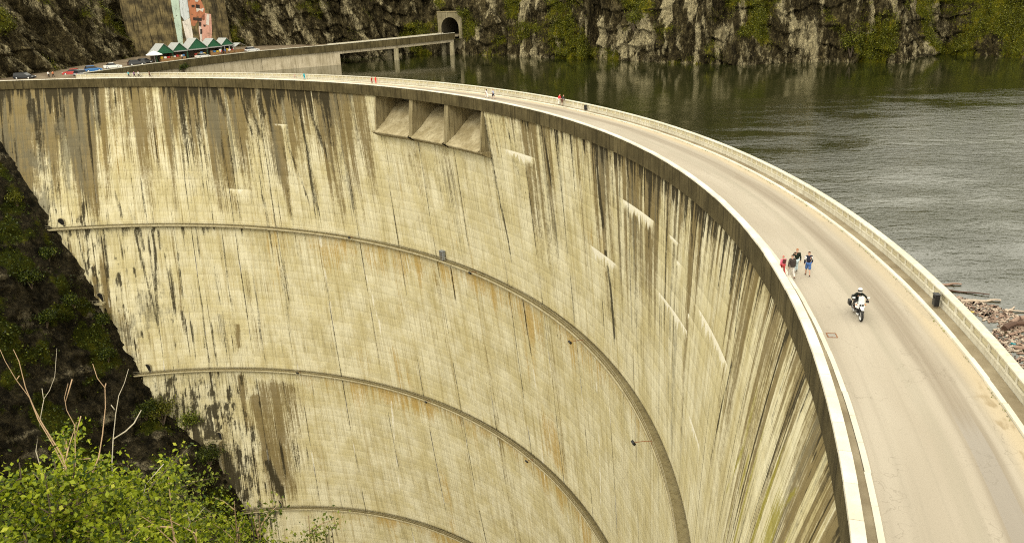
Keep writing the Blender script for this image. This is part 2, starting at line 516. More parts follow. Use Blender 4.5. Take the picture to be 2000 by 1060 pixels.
def mk_leaf(name, a, b, c3, trans=0.25):
    t = NT(name, 0.55, 0.35)
    r = t.attr('leaf').outputs['Fac']
    c = t.mix(t.mapr(r, 0.0, 0.85), a, b)
    c = t.mix(t.mapr(r, 0.86, 1.0), c, c3)
    t.color(c)
    t.b.inputs['Transmission Weight'].default_value = 0
    tr = t.n('BsdfTranslucent', Color=c)
    mx = t.n('MixShader', _0=trans)
    t.t.links.new(t.b.outputs[0], mx.inputs[1])
    t.t.links.new(tr.outputs[0], mx.inputs[2])
    out = [n for n in t.t.nodes if n.type == 'OUTPUT_MATERIAL'][0]
    t.t.links.new(mx.outputs[0], out.inputs[0])
    return t.m
MAT['leaf'] = mk_leaf('bright_leaves', (0.024, 0.052, 0.002), (0.310, 0.370, 0.014), (0.52, 0.52, 0.06), 0.4)
MAT['leaf2'] = mk_leaf('olive_leaves', (0.034, 0.056, 0.004), (0.205, 0.250, 0.022), (0.46, 0.44, 0.11), 0.35)
MAT['scrub'] = mk_leaf('dark_scrub', (0.010, 0.017, 0.001), (0.052, 0.072, 0.003), (0.17, 0.185, 0.015), 0.25)
MAT['cliffgreen'] = mk_leaf('cliff_scrub', (0.028, 0.032, 0.002), (0.125, 0.133, 0.006), (0.26, 0.25, 0.03), 0.25)
for k, c, r in (('bark', (0.10, 0.075, 0.05), 0.9), ('twig', (0.40, 0.27, 0.16), 0.7), ('twig_pale', (0.45, 0.40, 0.30), 0.7),
                ('black', (0.012, 0.012, 0.013), 0.5), ('rubber', (0.015, 0.015, 0.015), 0.85), ('steel', (0.35, 0.34, 0.32), 0.4),
                ('rust', (0.22, 0.085, 0.03), 0.8), ('skin', (0.46, 0.27, 0.19), 0.6), ('rail', (0.34, 0.30, 0.20), 0.7),
                ('glass', (0.015, 0.017, 0.02), 0.08), ('white', (0.78, 0.78, 0.76), 0.4), ('dark_void', (0.008, 0.007, 0.005), 1.0),
                ('green_board', (0.02, 0.115, 0.055), 0.6), ('roof_sheet', (0.34, 0.35, 0.34), 0.5), ('wood', (0.30, 0.17, 0.07), 0.8),
                ('driftwood', (0.27, 0.180, 0.135), 0.85), ('drift_pale', (0.46, 0.37, 0.29), 0.8), ('drift_dark', (0.09, 0.05, 0.034), 0.85),
                ('silver', (0.72, 0.73, 0.74), 0.3), ('grey_box', (0.22, 0.24, 0.27), 0.5), ('yellow', (0.6, 0.42, 0.04), 0.7)):
    MAT[k] = simple(k, c, r)
MAT['steel'].node_tree.nodes['Principled BSDF'].inputs['Metallic'].default_value = 0.8
_cm = {}
def cloth(c):
    if c not in _cm:
        _cm[c] = simple('cloth', c, 0.85, 0.15, var=0.12, scale=9)
    return _cm[c]
def paint(c):
    k = ('p',) + c
    if k not in _cm:
        _cm[k] = simple('car_paint', c, 0.35, 0.5, coat=0.4, var=0.04, scale=2)
    return _cm[k]

# =================================================================== the setting: big sheets
def sheet(name, pts, m, kind='structure', holes=None):
    tri = tessellate_polygon([[Vector((p[0], p[1], 0)) for p in pts]])
    me = bpy.data.meshes.new(name)
    me.from_pydata([tuple(p) for p in pts], [], [tuple(t) for t in tri])
    bm = bmesh.new(); bm.from_mesh(me)
    bmesh.ops.recalc_face_normals(bm, faces=bm.faces)
    if sum(f.normal.z for f in bm.faces) < 0:
        bmesh.ops.reverse_faces(bm, faces=bm.faces)
    bm.to_mesh(me); bm.free()
    return tag(link(name, me, m), kind=kind)

# canyon floor and reservoir bed, one sheet far below everything
sheet('ground', [(-1200, -1200, -150), (1200, -1200, -150), (1200, 1200, -150), (-1200, 1200, -150)], MAT['dark_old'])

# the lake: a ring outside the upstream face of the arch
azs = np.radians(np.linspace(-60, 97, 80))
rr = np.array([142.45, 150, 170, 200, 260, 340, 480])
AZ, RR = np.meshgrid(azs, rr, indexing='ij')
V = np.stack([CX + RR * np.cos(AZ), CY + RR * np.sin(AZ), np.full_like(AZ, -5.0)], -1).reshape(-1, 3)
me = npmesh('lake_water', V, grid_faces(80, 7)[:, ::-1])
tag(link('lake_water', me, MAT['water']), kind='structure')

# ------------------------------------------------------------------ downstream face of the dam
CIRC = [(CX, CY, 133.6), (-94.916, 79.991, 112.75), (-79.343, 92.209, 97.532), (-62.506, 108.859, 79.963)]
ZL = [-2.0, -35.0, -73.5, -116.0]
def rw(az, z):
    """radius of the downstream face about the crest centre (az in degrees)"""
    a = np.radians(np.asarray(az, float))
    z = np.asarray(z, float)
    ux, uy = np.cos(a), np.sin(a)
    o = 0
    for i, c in enumerate(CIRC):
        bx, by = CX - c[0], CY - c[1]
        b = bx * ux + by * uy
        R = -b + np.sqrt(np.maximum(b * b - (bx * bx + by * by - c[2] ** 2), 0))
        L = 1.0
        for j in range(4):
            if j != i:
                L = L * (z - ZL[j]) / (ZL[i] - ZL[j])
        o = o + R * L
    return o

STROKES = [l.split() for l in """92.19 -3.3 91.13 -17.0 6 0.45 o
89.87 -4.1 89.14 -19.6 3 0.6 d
87.46 -3.7 87.08 -17.4 4 0.5 d
87.22 -15.6 87.29 -22.2 4 0.6 g
85.00 -3.8 84.98 -21.2 4 0.7 g
88.55 -4.2 89.61 -32.9 0.5 0.6 d
87.82 -22.1 87.97 -34.4 0.6 0.5 d
86.45 -24.7 86.60 -34.4 0.6 0.5 d
82.47 -3.3 83.06 -35.0 1 0.75 b
84.92 -21.2 85.22 -34.8 0.5 0.7 d
81.88 -26.3 81.72 -34.9 1.2 0.7 d
80.58 -30.1 80.39 -35.0 0.9 0.6 d
80.93 -3.1 80.91 -7.5 0.8 0.7 d
77.27 -3.2 76.99 -14.2 0.7 0.6 d
75.80 -3.4 76.39 -35.4 0.9 0.6 b
73.68 -2.8 73.23 -35.3 3.4 0.5 g
73.55 -2.8 73.25 -12.9 1 0.95 d
72.05 -2.8 70.81 -35.3 1.1 0.6 d
70.63 -2.8 70.68 -12.8 0.8 0.6 d
68.47 -2.7 68.13 -10.3 1.4 0.8 d
66.07 -2.6 65.07 -16.0 0.9 0.9 d
65.46 -2.9 63.88 -17.0 1.5 0.6 d
64.06 -2.8 63.35 -9.9 2 0.8 d
62.34 -2.9 58.64 -34.5 1 0.62 d
60.97 -3.0 59.60 -18.8 2.6 0.75 b
60.18 -3.0 57.62 -33.6 2.4 0.5 b
59.17 -3.2 58.51 -34.5 1.3 0.7 d
57.60 -3.1 56.32 -19.4 1.6 0.75 d
56.13 -2.9 55.01 -17.9 1.2 0.6 d
54.84 -2.8 53.91 -34.6 2.6 0.8 g
54.27 -15.5 52.36 -33.9 0.9 0.4 o
53.12 -18.7 51.80 -37.4 0.9 0.4 o
49.45 -3.1 49.52 -14.4 1 0.6 d
48.40 -3.5 47.73 -25.1 0.9 0.5 d
48.02 -14.0 47.25 -34.2 1.3 0.4 b
47.31 -13.8 47.13 -29.5 0.4 0.8 o
44.97 -14.2 44.05 -32.7 0.4 0.7 o
41.14 -20.3 40.42 -34.2 0.5 0.6 o
34.02 -2.9 32.68 -35.0 0.8 0.85 d
33.34 -3.0 32.15 -11.7 0.9 0.6 d
31.21 -3.0 30.67 -7.6 1 0.7 d
30.76 -8.5 29.08 -16.6 0.8 0.6 d
26.06 -2.5 25.51 -13.5 0.9 0.95 d
26.47 -2.4 25.96 -35.3 0.5 0.5 d
24.16 -2.8 23.55 -8.0 1.2 0.5 g
21.68 -2.7 21.06 -8.4 0.7 0.6 d
18.85 -2.0 17.97 -17.1 1.3 1 d
18.03 -16.8 17.45 -34.0 1.2 0.95 d
16.73 -2.1 16.19 -11.5 0.8 0.6 d
14.51 -1.9 13.88 -7.1 0.6 0.7 d
12.55 -2.1 12.26 -7.1 0.5 0.8 d
11.69 -2.1 11.09 -7.6 1 0.4 d
8.86 -2.2 8.14 -6.3 0.7 0.7 d
7.63 -2.3 7.03 -6.2 0.7 0.7 d
5.42 -2.4 4.77 -7.8 0.8 0.8 d
3.74 -2.4 3.50 -5.8 0.7 0.6 d
1.24 -2.2 1.04 -5.9 0.7 0.6 d
-0.71 -2.2 -1.07 -7.8 1.2 0.85 d
-0.96 -7.5 -1.27 -13.3 0.8 0.5 d
-1.84 -2.3 -2.66 -10.8 0.6 0.95 d
-2.66 -10.8 -1.45 -24.4 0.6 0.8 d
-5.05 -2.5 -5.26 -7.9 1.2 0.4 b
-7.57 -3.1 -7.78 -10.0 0.9 0.5 b
-8.76 -3.6 -9.36 -9.0 0.6 0.6 d
-10.56 -2.9 -10.17 -12.6 1.2 0.65 d
-11.96 -3.0 -12.69 -10.8 1.2 0.6 b
-13.26 -3.1 -14.46 -7.5 0.6 0.7 d
-14.38 -2.9 -15.53 -5.6 0.9 0.6 b
-15.65 -2.8 -16.29 -4.1 0.6 0.6 d
-6.65 -13.6 -5.37 -20.3 0.8 0.8 m
-7.62 -12.6 -7.46 -16.2 0.8 0.8 m
-13.37 -6.0 -11.44 -13.0 1 0.7 m
-10.93 -6.0 -10.84 -9.0 0.5 0.7 g
88.86 -36.1 87.95 -44.5 1.2 0.6 b
87.52 -35.7 86.97 -45.9 0.8 0.8 b
86.45 -35.6 85.67 -50.0 0.7 0.8 d
85.10 -35.8 84.90 -52.8 0.5 0.6 d
83.74 -35.7 83.62 -50.4 0.7 0.85 d
82.21 -35.9 81.78 -45.4 1.5 0.6 d
80.44 -36.0 79.03 -65.9 1 0.75 d
79.61 -36.0 79.72 -43.0 0.8 0.7 d
78.39 -36.1 79.04 -63.9 1.1 0.75 d
77.75 -36.1 77.70 -43.2 0.6 0.9 d
76.33 -36.1 76.36 -69.4 1.2 0.6 b
76.15 -57.3 76.20 -69.4 1.2 0.65 d
73.36 -36.6 73.18 -43.2 0.6 0.5 d
71.91 -58.1 71.97 -69.3 3 0.7 g
70.33 -60.8 70.26 -69.6 1.4 0.9 b
82.20 -48.0 81.90 -64.0 3 0.45 g
80.15 -56.2 79.93 -68.5 2 0.4 g
58.70 -35.2 58.75 -57.1 0.8 0.7 w
54.04 -36.9 52.98 -57.4 0.35 0.8 w
52.88 -54.6 53.26 -73.4 0.5 0.7 w
59.08 -35.9 58.82 -73.6 0.5 0.6 b
48.05 -35.8 47.71 -44.2 0.35 0.8 w
41.99 -36.2 42.17 -45.8 0.4 0.9 d
40.86 -42.5 40.07 -69.4 0.35 0.6 w
32.07 -36.0 31.76 -50.9 0.5 0.9 d
31.76 -50.9 32.62 -86.4 0.4 0.8 w
27.90 -35.6 26.57 -42.3 0.4 0.7 d
21.19 -35.7 21.39 -47.0 0.45 0.95 w
21.39 -47.0 22.73 -76.3 0.35 0.8 w
26.70 -37.5 26.87 -45.7 1 0.6 o
25.51 -37.3 25.37 -44.0 0.8 0.6 o
17.77 -35.0 17.47 -38.5 0.6 0.8 d
16.47 -35.1 16.35 -44.8 0.5 0.5 d
53.08 -73.7 54.41 -112.3 0.5 0.8 w
53.91 -72.0 54.26 -81.1 0.4 0.6 d
58.75 -74.3 59.74 -106.5 0.5 0.6 b
64.45 -73.7 64.37 -96.1 0.7 0.6 b
70.69 -75.2 70.57 -96.3 3 0.85 b
69.29 -81.0 67.70 -115.2 6 0.9 b
67.77 -94.9 66.30 -115.3 3 0.8 b
64.29 -85.1 64.65 -101.0 1.5 0.4 b
80.37 -78.1 79.00 -84.2 4 0.5 g
75.02 -76.4 73.24 -91.4 1 0.5 d
77.38 -84.6 76.12 -93.7 1 0.6 d
74.06 -97.3 72.01 -113.4 4 0.95 d
72.02 -100.8 71.01 -115.4 1.2 0.7 d
69.24 -101.2 67.96 -115.2 3 0.95 d
69.74 -94.8 69.56 -107.6 1.5 0.6 d
43.09 -72.4 45.49 -105.3 0.4 0.5 w
39.66 -73.0 42.41 -109.4 0.4 0.6 w
24.05 -40.6 23.82 -71.5 0.4 0.5 o""".split('\n')]
SEEPS = [[float(x) for x in l.split()] for l in """31.70 -7.5 27.68 -7.8 1.9
20.59 -17.3 16.26 -17.2 2.6
15.26 -8.9 10.45 -8.8 2.1
9.96 -16.2 3.94 -14.8 1.5
3.42 -11.9 -2.34 -11.4 2.0
3.53 -23.6 0.78 -23.0 1.1
62.65 -9.4 60.64 -9.6 1.2
69.40 -25.6 66.38 -25.9 2.1
8.28 -8.8 6.39 -9.1 0.7
43.92 -34.9 40.54 -35.4 0.7""".split('\n')]
CH = {'d': 0, 'b': 1, 'o': 2, 'g': 3, 'm': 4, 'w': 5}
DEG = 133.2 * pi / 180
DENS_A = np.array([-30, -5, 0, 6, 12, 20, 30, 34, 48.4, 49, 53.8, 54.4, 60, 70, 75, 77, 78, 82, 85, 104])
DENS_D = np.array([.4, .5, .75, .9, .8, .6, .45, .05, .05, .25, .25, .85, .95, .9, .7, .2, .2, .45, .8, .9])

def stains(az, z):
    """painted-on history of the face: six channels (black, brown, ochre, grey, moss, lime)"""
    s = np.zeros((6,) + az.shape)
    u = az * DEG
    fine = vn(u * 2.1, z * 0.07, 0, 3)
    med = vn(u * 0.7, z * 0.05, 0, 4)
    # runs that start under the crest
    dens = np.interp(az, DENS_A, DENS_D)
    hgt = -2.0 - z
    wob = 0.5 * (vn(z * 0.12, u * 0.08, 2.5, 40) - 0.5)
    for q, (fq, Lmax, st, cut) in enumerate(((3.4, 8, 0.95, .47), (1.9, 18, 0.9, .50), (1.0, 26, 0.8, .54), (0.42, 30, 0.45, .52))):
        n1 = vn(u * fq + wob * fq, z * 0.015, q, 41)
        n1 = 0.65 * n1 + 0.35 * vn(u * fq * 2.6 + wob * fq, z * 0.04, q, 42)
        L = 1.2 + Lmax * dens * vn(u * fq * 0.5, 0.5, q, 43) ** 2.2 * 1.6
        k = sstep(cut, cut + .22, n1 * (0.55 + 0.5 * dens)) * sstep(1.3, 0.0, hgt / L) * st
        s[0] = np.maximum(s[0], k * (1.0 if q < 3 else 0.55))
        s[1] = np.maximum(s[1], sstep(cut - .1, cut + .15, n1 * (0.55 + 0.5 * dens)) * sstep(1.6, 0.0, hgt / L) * 0.5 * st)
    s[1] += 0.5 * dens * sstep(-16, -2, z) * med ** 1.5
    s[0] += 0.35 * dens * sstep(-5.5, -2.2, z) * (0.4 + fine)
    # runs that start under the gallery ledges
    for zl, a0 in ((-35, 0.55), (-73.5, 0.4), (-116, 0.4)):
        dep = zl - z
        below = dep > 0
        far = np.interp(az, [20, 40, 62, 72, 90], [.35, .45, .6, 1, 1])
        n1 = 0.6 * vn(u * 1.5 + zl, z * 0.02, 0, 44) + 0.4 * vn(u * 4.0 + zl, z * 0.05, 0, 45)
        L = 0.8 + 14 * far * vn(u * 0.9, 1.5, zl, 46) ** 2.6
        k = below * sstep(.45, .68, n1 * (.7 + .35 * far)) * sstep(1.25, 0.0, dep / L) * a0 * far * 1.3
        s[0] = np.maximum(s[0], k)
        L2 = 3 + 12 * vn(u * 0.12, 0, zl)
        k = below * sstep(1.3, 0.1, dep / L2) * sstep(70, 55, az) * (0.45 + 0.75 * fine)
        s[2] = np.maximum(s[2], k * 0.8)
        s[1] += k * 0.25
    # weathered, blotched end of the wall by the far abutment
    pu, pz = np.floor(u / 2.15), np.floor(z / 2.0)
    pan = _hash(pu, pz, pu * 0 + 3)
    blot = fbm(u * 0.22, z * 0.13, 0, 5, 11, .6)
    farw = sstep(70, 82, az) * sstep(-28, -45, z) + 0.8 * sstep(81, 88, az)
    s[3] += farw * sstep(0.46, 0.68, blot + 0.07 * (pan - 0.5)) * 0.75
    s[0] += farw * sstep(0.52, 0.72, fbm(u * 1.1, z * 0.30, 0, 5, 12, .62)) * 0.6
    s[1] += farw * sstep(0.48, 0.72, fbm(u * 0.5, z * 0.05, 0, 4, 17)) * 0.6
    s[0] += sstep(64, 76, az) * sstep(-74, -84, z) * sstep(0.46, 0.64, fbm(u * 0.8, z * 0.28, 0, 5, 14, .62)) * 0.9
    s[1] += sstep(62, 72, az) * sstep(-74, -84, z) * sstep(0.46, 0.70, fbm(u * 0.4, z * 0.05, 0, 4, 18)) * 0.6
    s[0] += 0.55 * sstep(50, 66, az) * sstep(.50, .74, fbm(u * 1.5, z * 0.06, 0, 4, 19))
    s[2] += 0.55 * sstep(0.52, 0.75, fbm(u * 0.10, z * 0.06, 0, 3, 15)) * (0.4 + fine) * sstep(5, 18, az)
    s[3] += 0.30 * sstep(0.55, 0.8, fbm(u * 0.13, z * 0.05, 0, 3, 16))
    up_ = sstep(-38, -30, z)
    bands = 0.55 * vn(u * 0.33 + .3 * vn(z * .06, u * .02, 9), z * 0.012, 0, 27) + 0.45 * vn(u * 1.25, z * 0.02, 0, 29)
    dirt = np.interp(az, [-10, 4, 20, 33, 36, 48, 50, 55, 62, 74, 77, 80, 86], [.55, .8, .8, .5, .35, .35, .45, .95, 1, .9, .5, .8, 1.2])
    fade = sstep(-40, -6, z) * .6 + .4
    s[1] += up_ * dirt * fade * sstep(.40, .72, bands) * 0.85
    s[3] += up_ * dirt * fade * sstep(.44, .74, 0.5 * vn(u * 0.5 + 7, z * 0.015, 0, 30) + .5 * vn(u * 1.9, z * .03, 0, 32)) * 0.6
    s[0] += up_ * dirt * fade * sstep(.60, .82, 0.5 * vn(u * 0.8 + 3, z * 0.018, 0, 33) + .5 * vn(u * 2.7, z * .03, 0, 34)) * 0.75
    veil = up_ * np.interp(az, [-10, 4, 20, 30, 50, 60], [.25, .35, .55, .65, .8, 1.0]) * (0.45 + 0.55 * sstep(-34, -8, z))
    s[1] += veil * (0.30 + 0.22 * dirt * fade)
    s[3] += veil * 0.30
    low = sstep(-36, -40, z)
    s[1] += low * sstep(.56, .82, bands) * 0.5
    s[2] += low * sstep(.5, .8, 1 - bands) * 0.3
    # lower, near end: brown runs and moss
    nearr = sstep(-3, -9, az)
    s[1] += nearr * sstep(0.48, 0.8, vn(u * 1.4, z * 0.04, 0, 21)) * 0.6
    s[0] += nearr * sstep(0.62, 0.85, vn(u * 2.6, z * 0.05, 0, 22)) * 0.4
    s[4] += nearr * sstep(0.44, 0.74, vn(u * 1.1, z * 0.09, 0, 23)) * 0.95 * sstep(-5, -10, z)
    # the broad brown seepage low on the far side
    ctr = 66.6 - (z + 74) * 0.035
    bw = np.exp(-((az - ctr) * DEG / (5.2 + 2.5 * vn(z * .08, 1.5, 7))) ** 2) * sstep(-73.6, -79, z) * sstep(-122, -108, z)
    s[1] = np.maximum(s[1], bw * (0.58 + 0.6 * vn(u * 1.1, z * 0.05, 0, 61)))
    s[0] = np.maximum(s[0], bw * 0.75 * sstep(.4, .8, vn(u * 0.9, z * 0.05, 0, 62)) * sstep(-84, -100, z))
    dl = sstep(68, 72, az) * sstep(-73.5, -76, z)
    s[0] = np.maximum(s[0], dl * sstep(.42, .66, fbm(u * 1.1, z * 0.26, 0, 5, 63, .66)) * 0.85)
    s[3] = np.maximum(s[3], dl * 0.55)
    amin, amax, zmin, zmax = az.min(), az.max(), z.min(), z.max()
    for q, l in enumerate(STROKES):
        a0, z0, a1, z1, wd, st = (float(x) for x in l[:6])
        pad = wd / DEG * 2 + 0.3
        if max(a0, a1) + pad < amin or min(a0, a1) - pad > amax or z0 + 1 < zmin or z1 - 8 > zmax:
            continue
        t = (z - z0) / (z1 - z0)
        c = a0 + (a1 - a0) * t + 0.40 * (vn(z * 0.12, q * 3.7) - 0.5) * min(1.2, wd)
        hw = wd / 2 * (0.75 + 0.5 * vn(z * 0.3, q * 5.1, 1))
        g = np.exp(-(np.abs(az - c) * DEG / hw) ** 2 * 0.9) * (0.85 + 0.4 * vn(u * 3.2 / max(wd, .7), z * 0.08, q, 50))
        if l[6] == 'w':
            g = g * sstep(.30, .62, vn(z * 0.35, q * 2.3, 0, 51))
        g = g * sstep(-0.02, 0.02, t) * sstep(1.12 - 0.25 * vn(u * 1.7, q * 1.0), 0.72, t)
        g = g * st * (0.65 + 0.6 * fine)
        k = CH[l[6]]
        s[k] = np.maximum(s[k], g)
        if k == 0:
            s[1] = np.maximum(s[1], np.exp(-(np.abs(az - c) * DEG / (hw * 2)) ** 2) * sstep(0, .05, t) * sstep(1.1, .6, t) * st * 0.5)
    for a0, z0, a1, z1, L in SEEPS:
        if a1 - 1 > amax or a0 + 1 < amin or z0 < zmin or z0 - L - 3 > zmax:
            continue
        lo, hi = min(a0, a1), max(a0, a1)
        f = (az - lo) / (hi - lo)
        zt = z1 + (z0 - z1) * f
        zt = np.round(zt / 2.0) * 2.0 - 0.0
        ln = L * (0.25 + 1.5 * vn(u * 3.1, 3.0, lo) ** 1.6)
        dd = zt - z
        k = sstep(-.1, .25, f) * sstep(1.1, .8, f) * (dd > 0) * sstep(1.1, 0.0, dd / ln) * (0.40 + 1.0 * vn(u * 4.0, z * .05, lo, 52)) * (0.55 if a0 > 40 else 1.0)
        s[5] = np.maximum(s[5], k)
        s[:5] *= (1 - 0.8 * np.clip(k * 1.6, 0, 1))
    return s

dam = empty('dam', (CX, CY, 0), 0, 'tall curved concrete arch dam with streaked stained face and a road along its crest', 'dam')
JOINTS = [-26, -20.8, -15.5, -10.3, -5.2, -0.2, 4.7, 9.5, 14.3, 19.2, 24.1, 29, 34, 39, 43.8, 48.7, 53.8, 58.9, 64, 69, 74, 79, 84, 89, 94, 99]
TIERS = [(-2.05, -35.0, -26, 99), (-35.0, -73.5, -10, 94), (-73.5, -116.0, 9, 89), (-116.0, -140.0, 29, 79)]
TIER_DOORS = {}

def wall_block(a0, a1, ztop, zbot):
    npan = 6
    ncol = 11 if a1 < 16 else 5
    gap = 0.012 / DEG
    us, ul, uj = [], [], []
    pw = (a1 - a0) / npan
    g = 0.045 / DEG
    for p in range(npan):
        b = a0 + p * pw
        if p:
            us += [b - g, b, b + g]; ul += [0, 1, 0]; uj += [0, 0, 0]
        else:
            us += [b + gap, b + gap + g]; ul += [1, 0]; uj += [1, .6]
        for k in range(1, ncol):
            us.append(b + pw * k / ncol); ul.append(0); uj.append(0)
    us += [a1 - gap - g, a1 - gap]; ul += [0, 1]; uj += [.6, 1]
    zs, zl = [ztop], [0]
    k = math.floor((ztop - 0.3) / 2.0) * 2.0
    nrow = 3
    prev = ztop
    while k > zbot + 0.3:
        for q in range(1, nrow):
            zs.append(prev + (k - prev) * q / nrow); zl.append(0)
        zs += [k + 0.045, k, k - 0.045]; zl += [0, 1, 0]
        prev = k
        k -= 2.0
    for q in range(1, nrow):
        zs.append(prev + (zbot - prev) * q / nrow); zl.append(0)
    zs.append(zbot + 0.01); zl.append(0)
    us, ul, uj, zs, zl = map(np.array, (us, ul, uj, zs, zl))
    Z, A = np.meshgrid(zs, us, indexing='ij')
    GL = np.maximum(zl[:, None], ul[None, :] * 0.9)
    pi_, pz = np.floor((A - a0) / pw + 1e-6), np.floor(Z / 2.0 + 1e-6)
    tone = _hash(pi_ + round(a0 * 7), pz, pz * 0 + 1)
    tone = 0.65 * tone + 0.35 * _hash(pi_ * 0 + round(a0 * 7), pz, pz * 0 + 2)
    R = rw(A, Z)
    R = R + GL * 0.010 + (tone - 0.5) * 0.008
    st = stains(A, Z)
    ln = vn(A * DEG * 0.35, Z * 0.35, 0, 31)
    st[0] = np.maximum(st[0], GL * sstep(.15, .8, ln) * (np.where(ul[None, :] > 0, 0.55, 0.42) if ztop > -30 else 0.26))
    jn = vn(Z * 0.14, A * 0.4, 0, 81)
    st[0] = np.maximum(st[0], uj[None, :] * sstep(.22, .55, jn) * 0.95)
    st[5] = np.maximum(st[5], uj[None, :] * sstep(.58, .72, vn(Z * 0.22, A * 0.4, 0, 82)) * (1.0 if ztop < -30 else 0.5))
    nr, nc = Z.shape
    a = np.radians(A)
    V = np.stack([R * np.cos(a), R * np.sin(a), Z], -1)
    F = grid_faces(nr, nc)
    # skirts: the sides of the block go back 0.4 m into the dam
    Rb = R + 0.4
    Vb = np.stack([Rb * np.cos(a), Rb * np.sin(a), Z], -1)
    n0 = nr * nc
    idx = np.arange(n0).reshape(nr, nc)
    extra, fx = [], []
    for line, back in ((idx[:, 0], Vb[:, 0]), (idx[:, -1], Vb[:, -1]), (idx[0], Vb[0]), (idx[-1], Vb[-1])):
        base = n0 + sum(len(e) for e in extra)
        extra.append(back)
        m = len(line)
        j = base + np.arange(m)
        fx.append(np.stack([line[:-1], line[1:], j[1:], j[:-1]], -1))
    me = npmesh('wall_block', np.concatenate([V.reshape(-1, 3)] + extra), np.concatenate([F] + fx))
    pad = len(me.vertices) - n0
    z6 = [np.concatenate([np.clip(s, 0, 1).ravel(), np.ones(pad) * (i == 0)]) for i, s in enumerate(st)]
    set_attr(me, 'stain_a', np.stack(z6[:3], -1))
    set_attr(me, 'stain_b', np.stack(z6[3:], -1))
    set_attr(me, 'tone', np.concatenate([tone.ravel(), np.zeros(pad)]))
    set_uv(me, np.concatenate([(A * DEG).ravel(), np.zeros(pad)]), np.concatenate([Z.ravel(), np.zeros(pad)]))
    return link('wall_block', me, MAT['wall'], dam)

SP0, SP1 = 34.0, 48.7            # the spillway openings
for zt, zb, amin, amax in TIERS:
    for a0, a1 in zip(JOINTS[:-1], JOINTS[1:]):
        if a1 <= amin or a0 >= amax:
            continue
        top = zt
        if zt > -30 and a0 >= SP0 - .1 and a1 <= SP1 + .1:
            top = -9.9
        wall_block(a0, a1, top, zb)

# the mass behind the face blocks (keeps the joints dark and the dam solid)
def core():
    A = np.linspace(-26, 99, 90)
    zz = np.array([-1.35, -10.0, -10.0, -20, -35, -55, -73.5, -95, -116, -140])
    rows = []
    for i, z in enumerate(zz):
        r = rw(A, min(z, -2)) + 0.36
        if i < 2:
            r = np.where((A > SP0 - 0.2) & (A < SP1 + 0.2), 141.2, r)
        rows.append(np.stack([r * np.cos(np.radians(A)), r * np.sin(np.radians(A)), np.full_like(A, z)], -1))
    up = []
    for z in zz[::-1]:
        r = np.full_like(A, 142.4)
        r = np.maximum(r, rw(A, min(z, -2)) + 4)
        up.append(np.stack([r * np.cos(np.radians(A)), r * np.sin(np.radians(A)), np.full_like(A, z)], -1))
    V = np.array(rows + up)
    nr, nc = V.shape[:2]
    me = npmesh('core', V.reshape(-1, 3), grid_faces(nr, nc))
    return link('core', me, MAT['dark_old'], dam)
core()

# ------------------------------------------------------------------ crest: deck, fascia, copings, road, kerbs, walkways
arc_solid([(133.7, -1.06), (142.35, -1.06), (142.35, -1.34), (133.7, -1.34)], -27, 100, 130).build('deck', MAT['old'], dam)

def ring_pieces(name, mb, m, parent, a0, a1, step=1.0, bevel=0.0, skip=None, jit=0.0):
    """alike pieces side by side along the crest arc, sharing one mesh"""
    first = None
    a = a0
    while a < a1 - 1e-6:
        if not (skip and skip(a)):
            if first is None:
                first = mb.build(name, m, parent, bevel=bevel)
                o = first
            else:
                o = first.copy()
                COL.objects.link(o)
            q = random.uniform(-jit, jit)
            o.rotation_euler = (0, 0, rad(a))
            o.location = (q * cos(rad(a)), q * sin(rad(a)), random.uniform(-.5, .2) * jit)
        a += step
    return first

g = 0.010 / DEG
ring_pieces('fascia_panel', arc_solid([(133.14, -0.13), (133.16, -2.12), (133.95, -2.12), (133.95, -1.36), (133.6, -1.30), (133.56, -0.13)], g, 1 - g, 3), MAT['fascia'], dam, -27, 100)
ring_pieces('coping_stone', arc_solid([(133.10, -0.118), (133.12, 0.0), (133.62, 0.0), (133.64, -0.118)], g * 1.3, 1 - g * 1.3, 3), MAT['coping'], dam, -27, 100, jit=.018)

def ring_sheet(name, r0, r1, z, a0, a1, m, nr=2, n=260):
    A = np.linspace(a0, a1, n)
    R = np.linspace(r0, r1, nr)
    AA, RR = np.meshgrid(A, R, indexing='ij')
    V = np.stack([CX + RR * np.cos(np.radians(AA)), CY + RR * np.sin(np.radians(AA)), np.full_like(AA, z)], -1)
    me = npmesh(name, V.reshape(-1, 3), grid_faces(n, nr)[:, ::-1])
    set_uv(me, (AA * DEG).ravel(), (RR - 134.47).ravel())
    return tag(link(name, me, m), kind='structure')
ring_sheet('road', 134.46, 141.30, -1.0, -27, 100, MAT['road'], 14)

def ring_strip(name, prof, a0, a1, m, n=130):
    o = arc_solid(prof, a0, a1, n).build(name, m)
    o.location = (CX, CY, 0)
    return tag(o, kind='structure')
ring_strip('walkway', [(133.66, -0.90), (134.20, -0.90), (134.20, -1.05), (133.66, -1.05)], -27, 100, MAT['walk'])
ring_strip('walkway', [(141.56, -0.88), (142.18, -0.88), (142.18, -1.05), (141.56, -1.05)], -27, 86.8, MAT['walk'])
for r0, r1, z, a1 in ((134.21, 134.46, -0.87, 99), (141.30, 141.55, -0.86, 86.8)):
    k = tag(empty('kerb', (CX, CY, 0)), kind='structure')
    ring_pieces('kerb_stone', arc_solid([(r0, -1.06), (r0, z), (r1, z), (r1, -1.06)], g, 1 - g, 2), MAT['kerb'], k, -27, a1, jit=.02)

